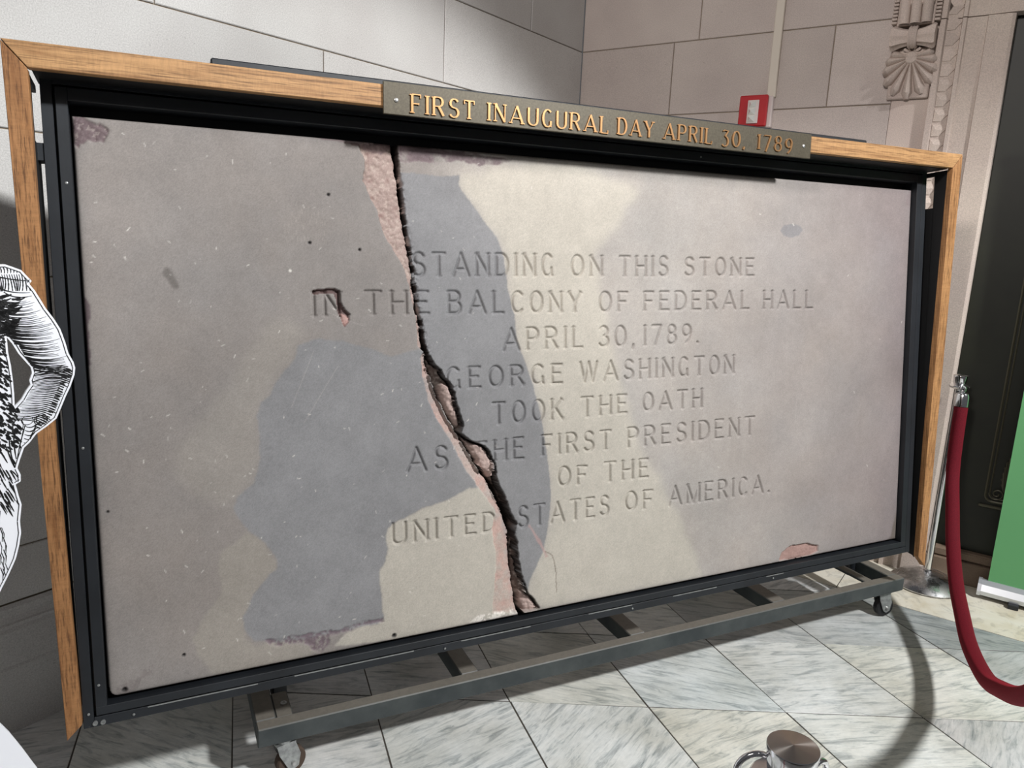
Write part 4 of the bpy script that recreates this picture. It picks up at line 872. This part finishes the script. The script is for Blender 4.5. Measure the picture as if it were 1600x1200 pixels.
def caster(x, y, ang, rusty):
    R4 = Matrix.Translation((x, y, 0)) @ Matrix.Rotation(ang, 4, 'Z'); r_ = .042
    zc = .0435; off = .018
    bm = bmesh.new(); prof = [(.012, -.014), (r_ - .004, -.014), (r_, -.009), (r_, .009), (r_ - .004, .014), (.012, .014)]
    lathe(bm, prof, 28, R4 @ Matrix.Translation((off, 0, zc)) @ Matrix.Rotation(math.pi / 2, 4, 'X')); wh = fin(bm, 'wheel', 'rust' if rusty else 'rubber', dol, True)
    if rusty: wh['label'] = 'wheel with rusty brown tread'
    bm = bmesh.new()
    for s_ in (-1, 1):
        pts = [(-.026, .108), (.026, .108), (.040, .066), (.034, .030), (.018, .022), (.004, .030), (-.020, .080)]
        a_ = [bm.verts.new(R4 @ Vector((px_, s_ * .018, pz))) for px_, pz in pts]; b_ = [bm.verts.new(R4 @ Vector((px_, s_ * .021, pz))) for px_, pz in pts]
        bm.faces.new(a_); bm.faces.new(b_[::-1])
        for i in range(len(pts)): bm.faces.new((a_[i], b_[i], b_[(i + 1) % len(pts)], a_[(i + 1) % len(pts)]))
    bx_ = bmesh.ops.create_cube(bm, size=1)['verts']
    for v in bx_: v.co = R4 @ Vector((v.co.x * .054, v.co.y * .044, .110 + v.co.z * .005))
    fk = fin(bm, 'caster_fork', 'zinc', dol)
    bm = bmesh.new(); lathe(bm, [(.003, -.028), (.006, -.027), (.007, -.022), (.007, .022), (.006, .027), (.003, .028)], 8, R4 @ Matrix.Translation((off, 0, zc)) @ Matrix.Rotation(math.pi / 2, 4, 'X'))
    fin(bm, 'axle_bolt', 'screw', fk)
    bm = bmesh.new(); lathe(bm, [(.022, .112), (.024, .114), (.024, .1235), (.022, .1238)], 20, R4); fin(bm, 'swivel_plate', 'zinc', fk)
caster(.405, DF + .03, .25, True); caster(2.815, DF + .045, -.15, False); caster(.40, DB - .03, 2.6, False); caster(2.83, DB - .03, .9, False)
# ------------------------------------------------------------------ stanchions and velvet ropes
def stanchion(x, y, label):
    t = empty('stanchion', label, 'stanchion', (x, y, 0), group=None)
    bm = bmesh.new(); lathe(bm, [(.002, .002), (.146, .002), (.149, .005), (.149, .009), (.140, .017), (.118, .034), (.088, .048), (.055, .057), (.030, .061), (.020, .062), (.0, .062)], 48, cap=False); fin(bm, 'domed_base', 'worn', t, True)
    bm = bmesh.new(); lathe(bm, [(.0175, .061), (.0175, .072), (.0135, .074), (.0135, .915), (.016, .918), (.016, .928)], 20); fin(bm, 'pole', 'chrome', t, True)
    bm = bmesh.new(); lathe(bm, [(.016, .922), (.030, .922), (.036, .925), (.042, .930), (.043, .933), (.041, .935), (.034, .934), (.026, .934), (.020, .934)], 40); fin(bm, 'rope_ring_plate', 'chrome', t, True)
    bm = bmesh.new(); lathe(bm, [(.020, .934), (.0215, .938), (.0245, .945), (.0275, .968), (.0285, .978), (.0280, .9795)], 40, cap=False); fin(bm, 'cap', 'chrome', t, True)
    bm = bmesh.new(); lathe(bm, [(.0280, .9793), (.0, .9815)], 48, cap=False); fin(bm, 'cap_top', 'brushed', t, True)
    return t
SA = (3.2870, .2340); SB = (1.80, -1.14); SF = (.757, -1.286); SL = (-.75, -1.62)
stanchion(*SA, 'chrome rope stanchion standing at the right end of the display frame by the green door')
stanchion(*SF, 'chrome rope stanchion in the near foreground, seen by its brushed round cap')
stanchion(*SB, 'chrome rope stanchion at the camera end of the long red rope, beyond the right edge')
stanchion(*SL, 'chrome rope stanchion at the left end of the rope line, nearest the cut-out figure')
def rope(label, pts, hook0, hook1):
    t = empty('velvet_rope', label, 'rope', pts[0])
    o = Vector(pts[0]); P = [Vector(p) - o for p in pts]
    # Catmull-Rom
    out = []
    for i in range(len(P) - 1):
        p0 = P[max(0, i - 1)]; p1 = P[i]; p2 = P[i + 1]; p3 = P[min(len(P) - 1, i + 2)]
        for s_ in range(8):
            u = s_ / 8; out.append(.5 * ((2 * p1) + (p2 - p0) * u + (2 * p0 - 5 * p1 + 4 * p2 - p3) * u * u + (3 * p1 - p0 - 3 * p2 + p3) * u ** 3))
    out.append(P[-1])
    bm = bmesh.new(); tube(bm, out, .0265, 18); fin(bm, 'rope_body', 'velvet', t, 'all')
    for end, nxt, hk in ((P[0], P[1], hook0), (P[-1], P[-2], hook1)):
        d = (end - nxt).normalized(); q = Vector((0, 0, 1)).rotation_difference(d).to_matrix().to_4x4()
        bm = bmesh.new(); lathe(bm, [(.0285, -.016), (.0290, -.012), (.0290, .030), (.0255, .040), (.016, .046), (.008, .047), (.007, .056)], 24, Matrix.Translation(end) @ q)
        fe = fin(bm, 'end_ferrule', 'chrome', t, True)
        if len(hk) == 5:
            c_ = Vector(hk[:3]) - o; e1 = Vector((0, 0, 1)); e2 = Vector((math.cos(hk[4]), math.sin(hk[4]), 0)); bm = bmesh.new()
            tube(bm, [c_ + e1 * hk[3] * math.cos(a) + e2 * hk[3] * math.sin(a) for a in [2 * math.pi * i / 28 for i in range(28)]], .0036, 10, closed=True)
            fin(bm, 'snap_hook', 'chrome', fe, True); continue
        top = end + d * .056; hkp = Vector(hk) - o; mid = (top + hkp) / 2; span = (hkp - top)
        bm = bmesh.new(); n_ = 20; r_ = max(.012, span.length / 2 + .004); e1 = span.normalized() if span.length > 1e-4 else Vector((0, 0, 1)); e2 = e1.cross(Vector((.3, .5, 0)).normalized()).normalized()
        e2 = e1.cross(Vector((.43, .88, 0))).normalized()
        tube(bm, [mid + e1 * r_ * math.cos(a) + e2 * r_ * .72 * math.sin(a) for a in [2 * math.pi * i / n_ for i in range(n_)]], .0036, 8, closed=True)
        fin(bm, 'snap_hook', 'chrome', fe, True)
rope('red velvet rope hanging in a deep curve beside the green banner',
     [(3.258, .192, .868), (3.243, .178, .70), (3.218, .152, .56), (3.155, .086, .428), (3.064, .004, .327), (2.93, -.117, .237), (2.79, -.243, .195), (2.641, -.376, .172), (2.453, -.547, .200), (2.318, -.670, .268), (2.178, -.797, .364), (2.05, -.91, .50), (1.95, -1.0, .66), (1.87, -1.075, .868)],
     (3.262, .198, .932), (1.838, -1.104, .932))
def sagp(a, b, low, n=12):
    a = Vector(a); b = Vector(b); o = []
    for i in range(n + 1):
        u = i / n; p = a.lerp(b, u); tz = p.z; p.z = tz - (tz - low) * (1 - abs(2 * u - 1) ** 2.4); o.append(tuple(p))
    return o
rope('red velvet rope hooked to the right side of the foreground stanchion', sagp((.815, -1.285, .852), (1.725, -1.150, .868), .16), (.800, -1.287, .928, .019, .2), (1.755, -1.146, .932))
rope('red velvet rope hooked to the left side of the foreground stanchion', sagp((.714, -1.255, .855), (-.68, -1.605, .868), .35), (.733, -1.260, .936, .0225, -.44), (-.704, -1.610, .932))

# ------------------------------------------------------------------ green roll-up banner
bn = empty('rollup_banner', 'plain green roll-up banner on a silver base standing before the dark door', 'banner', A0, RR_)
BX0, BX1 = 2.268, 3.13
bm = bmesh.new(); prof = [(-.118, .022), (-.118, .040), (-.104, .066), (-.086, .082), (-.070, .082), (-.070, .074), (-.05, .074), (-.034, .052), (-.034, .022)]
rr = [[bm.verts.new((x, y, z)) for y, z in prof] for x in (BX0 + .014, BX1)]; n = len(prof)
for i in range(n): bm.faces.new((rr[0][i], rr[0][(i + 1) % n], rr[1][(i + 1) % n], rr[1][i]))
bm.faces.new(rr[0]); bm.faces.new(rr[1][::-1]); fin(bm, 'cassette', 'silver', bn)
bm = bmesh.new(); prof2 = [(y * 1.0 + (-.002 if y < -.07 else .002), z + (.003 if z > .05 else -.003)) for y, z in prof]
rr = [[bm.verts.new((x, y, z)) for y, z in prof2] for x in (BX0, BX0 + .0135)]
for i in range(n): bm.faces.new((rr[0][i], rr[0][(i + 1) % n], rr[1][(i + 1) % n], rr[1][i]))
bm.faces.new(rr[0]); bm.faces.new(rr[1][::-1]); fin(bm, 'end_cap', 'silver', bn)
for x in (BX0 + .12, BX1 - .12): box('foot', 'black_steel', bn, x, x + .04, -.14, -.02, .001, .0215, .002)
box('fabric_panel', 'green', bn, BX0 + .034, BX1 - .02, -.0795, -.0785, .078, 2.05, 0)
box('top_bar', 'silver', bn, BX0 + .030, BX1 - .016, -.085, -.073, 2.05, 2.075, .002)
bm = bmesh.new(); tube(bm, [(2.70, -.055, .07), (2.70, -.055, 2.05)], .008, 8); fin(bm, 'support_pole', 'silver', bn, True)

# ------------------------------------------------------------------ engraved figure cut-out (a flat printed board)
CA = math.atan2(.296, .955)
cut = empty('figure_cutout', 'white cut-out board printed with a black line engraving of a coated figure', 'cutout', (-.24, -.30, 0), (0, 0, CA))
OUT = [(.153, 1.427), (.161, 1.427), (.173, 1.422), (.184, 1.417), (.192, 1.406), (.198, 1.398), (.194, 1.393), (.201, 1.382), (.208, 1.367), (.216, 1.349), (.227, 1.33), (.236, 1.311), (.242, 1.287), (.246, 1.265), (.253, 1.248), (.255, 1.237), (.253, 1.224), (.245, 1.203), (.236, 1.185), (.228, 1.167), (.218, 1.145), (.201, 1.132), (.184, 1.121), (.173, 1.107), (.163, 1.098), (.155, 1.077), (.15, 1.062), (.154, 1.049), (.153, 1.036), (.145, 1.032), (.148, 1.009), (.151, .992), (.146, .961), (.146, .938), (.141, .914), (.134, .89), (.12, .861), (.109, .841), (.105, .833), (.075, .76), (.055, .68), (.058, .61), (.083, .57), (.096, .544), (.114, .5), (.127, .465), (.134, .447), (.160, .36), (.172, .25), (.176, .12), (.176, .004)]
LEFT = [(-.24, .004), (-.23, .4), (-.21, .7), (-.25, .85), (-.26, 1.0), (-.30, 1.1), (-.30, 1.25), (-.26, 1.38), (-.18, 1.43), (-.09, 1.455), (-.06, 1.50), (-.09, 1.56), (-.105, 1.63), (-.085, 1.72), (-.03, 1.765), (.03, 1.755), (.07, 1.70), (.075, 1.63), (.06, 1.55), (.05, 1.50), (.07, 1.455), (.12, 1.435)]
HOLE = [(.153, 1.301), (.161, 1.288), (.168, 1.271), (.178, 1.255), (.185, 1.244), (.186, 1.234), (.181, 1.221), (.182, 1.213), (.174, 1.202), (.166, 1.188), (.155, 1.176), (.156, 1.2), (.156, 1.226), (.155, 1.252), (.153, 1.273), (.153, 1.291)]
full = OUT + LEFT
def board_mesh(name, loop, hole, y0, y1, mat, parent):
    bm = bmesh.new()
    def ring(pts, y): return [bm.verts.new((x, y, z)) for x, z in pts]
    for y in (y0, y1):
        a = ring(loop, y); h = ring(hole, y)
        es = [bm.edges.new((a[i], a[(i + 1) % len(a)])) for i in range(len(a))] + [bm.edges.new((h[i], h[(i + 1) % len(h)])) for i in range(len(h))]
        bmesh.ops.triangle_fill(bm, use_beauty=True, edges=es)
        if y == y0: A_, H_ = a, h
        else: B_, G_ = a, h
    for p, q in ((A_, B_), (H_, G_)):
        n = len(p)
        for i in range(n): bm.faces.new((p[i], p[(i + 1) % n], q[(i + 1) % n], q[i]))
    return fin(bm, name, mat, parent)
bd = board_mesh('board', full, HOLE, 0, .006, 'board', cut)
box('rear_strut', 'board', cut, -.12, -.06, .0065, .011, .004, 1.2, 0); box('strut_foot', 'board', cut, -.15, -.03, .012, .22, .003, .03, 0)
def inside(poly, x, z):
    c_ = False; n = len(poly)
    for i in range(n):
        x1, z1 = poly[i]; x2, z2 = poly[(i + 1) % n]
        if (z1 > z) != (z2 > z) and x < (x2 - x1) * (z - z1) / (z2 - z1) + x1: c_ = not c_
    return c_
def edged(poly, x, z):
    d = 9
    for i in range(len(poly)):
        a = Vector(poly[i]); b = Vector(poly[(i + 1) % len(poly)]); e = b - a; t = max(0, min(1, (Vector((x, z)) - a).dot(e) / max(1e-9, e.dot(e))))
        d = min(d, (a + e * t - Vector((x, z))).length)
    return d
ink = bmesh.new(); rk = random.Random(12)
def ok_(x, z, mg=.0035): return inside(full, x, z) and not inside(HOLE, x, z) and edged(full, x, z) > mg and edged(HOLE, x, z) > mg * .8
def ribbon(pts, w0, w1, level=0):
    y = -.0004 - .0001 * level; prev = None; n = len(pts)
    for i, p in enumerate(pts):
        if not ok_(*p): prev = None; continue
        q0 = Vector(pts[max(0, i - 1)]); q1 = Vector(pts[min(n - 1, i + 1)]); t = (q1 - q0)
        if t.length < 1e-7: continue
        t.normalize(); nn = Vector((-t.y, t.x)); u = i / max(1, n - 1); w_ = (w0 + (w1 - w0) * u) * (.75 + .5 * rk.random()) / 2 * math.sin(math.pi * min(.92, max(.08, u))) ** .35
        a = ink.verts.new((p[0] + nn.x * w_, y, p[1] + nn.y * w_)); b = ink.verts.new((p[0] - nn.x * w_, y, p[1] - nn.y * w_))
        if prev: ink.faces.new((prev[0], a, b, prev[1]))
        prev = (a, b)
def bez(p0, p1, p2, n=12): return [((1 - t) ** 2 * p0[0] + 2 * t * (1 - t) * p1[0] + t * t * p2[0], (1 - t) ** 2 * p0[1] + 2 * t * (1 - t) * p1[1] + t * t * p2[1]) for t in [i / n for i in range(n + 1)]]
def lerp(a, b, t): return (a[0] + (b[0] - a[0]) * t, a[1] + (b[1] - a[1]) * t)
# sleeve: curved hatching across the upper arm, dark where it meets the body
inn = [(.135, 1.372), (.140, 1.335), (.148, 1.305), (.160, 1.275), (.176, 1.246)]; outr = [(.200, 1.372), (.222, 1.338), (.238, 1.305), (.247, 1.268), (.254, 1.238)]
def along(pl_, t):
    k_ = t * (len(pl_) - 1); i = min(len(pl_) - 2, int(k_)); return lerp(pl_[i], pl_[i + 1], k_ - i)
for i in range(44):
    t = i / 43 + rk.uniform(-.006, .006); t = min(1, max(0, t)); a = along(inn, t); b = along(outr, t)
    mdl = lerp(a, b, .55); mdl = (mdl[0] - .004, mdl[1] - .020 + rk.uniform(-.003, .003))
    s0 = rk.uniform(0, .12); s1 = rk.uniform(.80, 1.0); P_ = bez(a, mdl, (b[0], b[1] - .004), 16); P_ = P_[int(s0 * 16):int(s1 * 16) + 1]
    ribbon(P_, .0030 if i % 2 else .0022, .0009)
    if rk.random() < .7: ribbon(P_[:7], .0052, .0012)
inn2 = [(.180, 1.236), (.176, 1.215), (.168, 1.195), (.155, 1.172), (.140, 1.150)]; out2 = [(.254, 1.234), (.247, 1.208), (.236, 1.182), (.222, 1.152), (.200, 1.130)]
for i in range(34):
    t = i / 33; a = along(inn2, t); b = along(out2, t); mdl = lerp(a, b, .6); mdl = (mdl[0] + .004, mdl[1] + .018)
    P_ = bez(a, mdl, b, 16); ribbon(P_[rk.randint(0, 3):rk.randint(13, 17)], .0009, .0026)
for i in range(26):                                       # dark short hatches along the outer forearm and elbow
    t = i / 25; b = along(out2, t); b = (b[0] - .006, b[1]); ribbon([(b[0] - .012, b[1] + .006), (b[0] - .004, b[1] + .001), (b[0] + .002, b[1] - .004)], .003, .003)
for x0, z0, x1, z1 in ((.178, 1.226, .236, 1.224), (.182, 1.216, .230, 1.220), (.190, 1.232, .248, 1.214), (.176, 1.240, .225, 1.232)):
    ribbon(bez((x0, z0), ((x0 + x1) / 2, z0 + .010), (x1, z1)), .0034, .0012)
for (x0, z0), (x1, z1), (x2, z2) in (((.136, 1.395), (.16, 1.375), (.194, 1.378)), ((.136, 1.410), (.165, 1.40), (.196, 1.398)), ((.155, 1.38), (.17, 1.365), (.196, 1.372))): ribbon(bez((x0, z0), (x1, z1), (x2, z2)), .0026, .0018)
for i in range(16):                                       # epaulette fringe
    x = .140 + i * .0036; ribbon(bez((x, 1.410), (x + .003, 1.396), (x + .001 + .003 * math.sin(i), 1.381)), .0016, .0022)
for i in range(12):
    x = .138 + i * .0046; ribbon(bez((x, 1.424), (x + .004, 1.418), (x + .002, 1.412), 6), .0020, .0016)
for i in range(90):                                       # dark coat patches with white ticks left open
    x = rk.uniform(.135, .178); z = rk.uniform(1.292, 1.374)
    if x > .150 + (z - 1.285) * .30: continue
    ribbon(bez((x, z), (x + .006, z - .002), (x + .014, z + .003), 6), .0044, .0030)
for i in range(1500):                                     # stippled dark body
    z = rk.uniform(1.10, 1.37); x = rk.uniform(.02, .157)
    if rk.random() < .25: continue
    a = -.9 + rk.uniform(-.25, .25); L_ = rk.uniform(.006, .012); ribbon([(x, z), (x + L_ * .5 * math.cos(a), z + L_ * .5 * math.sin(a)), (x + L_ * math.cos(a), z + L_ * math.sin(a))], .0042, .0034, 1)
def loop_line(cx_, cz, rx, rz, rot, w_=.0017, a0=0, a1=360):
    ribbon([(cx_ + rx * math.cos(math.radians(t)) * math.cos(rot) - rz * math.sin(math.radians(t)) * math.sin(rot), cz + rx * math.cos(math.radians(t)) * math.sin(rot) + rz * math.sin(math.radians(t)) * math.cos(rot)) for t in range(a0, a1 + 1, 18)], w_, w_)
loop_line(.193, 1.146, .011, .009, .3); loop_line(.192, 1.146, .006, .009, .1); loop_line(.172, 1.148, .009, .008, .2, .0014); loop_line(.188, 1.124, .006, .008, .4, .0014); loop_line(.157, 1.140, .008, .012, -.2, .0018)
for i in range(11):                                       # gloved hand and baton
    z = 1.138 - i * .0075; ribbon(bez((.168 - i * .0012, z), (.176, z - .008), (.187 - i * .0026, z + .002), 8), .0016, .0026)
for a, b, c_ in (((.168, 1.14), (.158, 1.11), (.150, 1.075)), ((.186, 1.14), (.172, 1.11), (.163, 1.092)), ((.150, 1.13), (.146, 1.10), (.152, 1.06)), ((.142, 1.12), (.140, 1.09), (.148, 1.055)), ((.135, 1.11), (.145, 1.06), (.153, 1.045)), ((.14, 1.06), (.146, 1.052), (.152, 1.040))): ribbon(bez(a, b, c_), .0028, .0016)
for i in range(70):
    x = rk.uniform(.09, .145); z = rk.uniform(.99, 1.10); ribbon(bez((x, z), (x + .004, z - .010), (x + .008, z - .022), 5), .0030, .0016)
for i in range(26):
    x = .098 + rk.uniform(0, .03); z = rk.uniform(.85, 1.0); ribbon([(x, z), (x + .003, z - .014), (x + .001, z - .028)], .0022, .0010)
def contour(loop, mg):                                     # dark contour a few millimetres inside the cut edge
    for s_ in range(0, len(loop) - 1):
        a = Vector(loop[s_]); b = Vector(loop[s_ + 1]); e = (b - a)
        if e.length < 1e-6: continue
        nn = Vector((e.y, -e.x)).normalized(); pts = []
        for t in (0, .33, .66, 1):
            p = a + e * t; best = None
            for sg in (1, -1):
                q = p + nn * mg * sg
                if inside(full, q.x, q.y) and not inside(HOLE, q.x, q.y): best = (q.x, q.y)
            if best: pts.append(best)
        prev = None
        for p in pts:
            v = (ink.verts.new((p[0] + nn.x * .0007, -.0006, p[1] + nn.y * .0007)), ink.verts.new((p[0] - nn.x * .0007, -.0006, p[1] - nn.y * .0007)))
            if prev: ink.faces.new((prev[0], v[0], v[1], prev[1]))
            prev = v
contour(OUT[:39], .0042); contour(HOLE + HOLE[:1], .0040)
# face and collar of the drawing (outside the photograph's frame)
loop_line(-.045, 1.64, .012, .005, 0); loop_line(.022, 1.64, .012, .005, 0); ribbon(bez((-.01, 1.64), (-.028, 1.60), (-.005, 1.595)), .002, .002); ribbon(bez((-.04, 1.565), (-.012, 1.556), (.02, 1.566)), .003, .002)
for i in range(30):
    a = math.radians(10 + i * 5.6); ribbon([(-.012 + .055 * math.cos(a), 1.68 + .05 * math.sin(a)), (-.012 + .075 * math.cos(a), 1.68 + .07 * math.sin(a))] , .002, .002)
o = fin(ink, 'ink_drawing', 'ink', cut); o['label'] = 'black engraved line drawing'; o['kind'] = 'stuff'
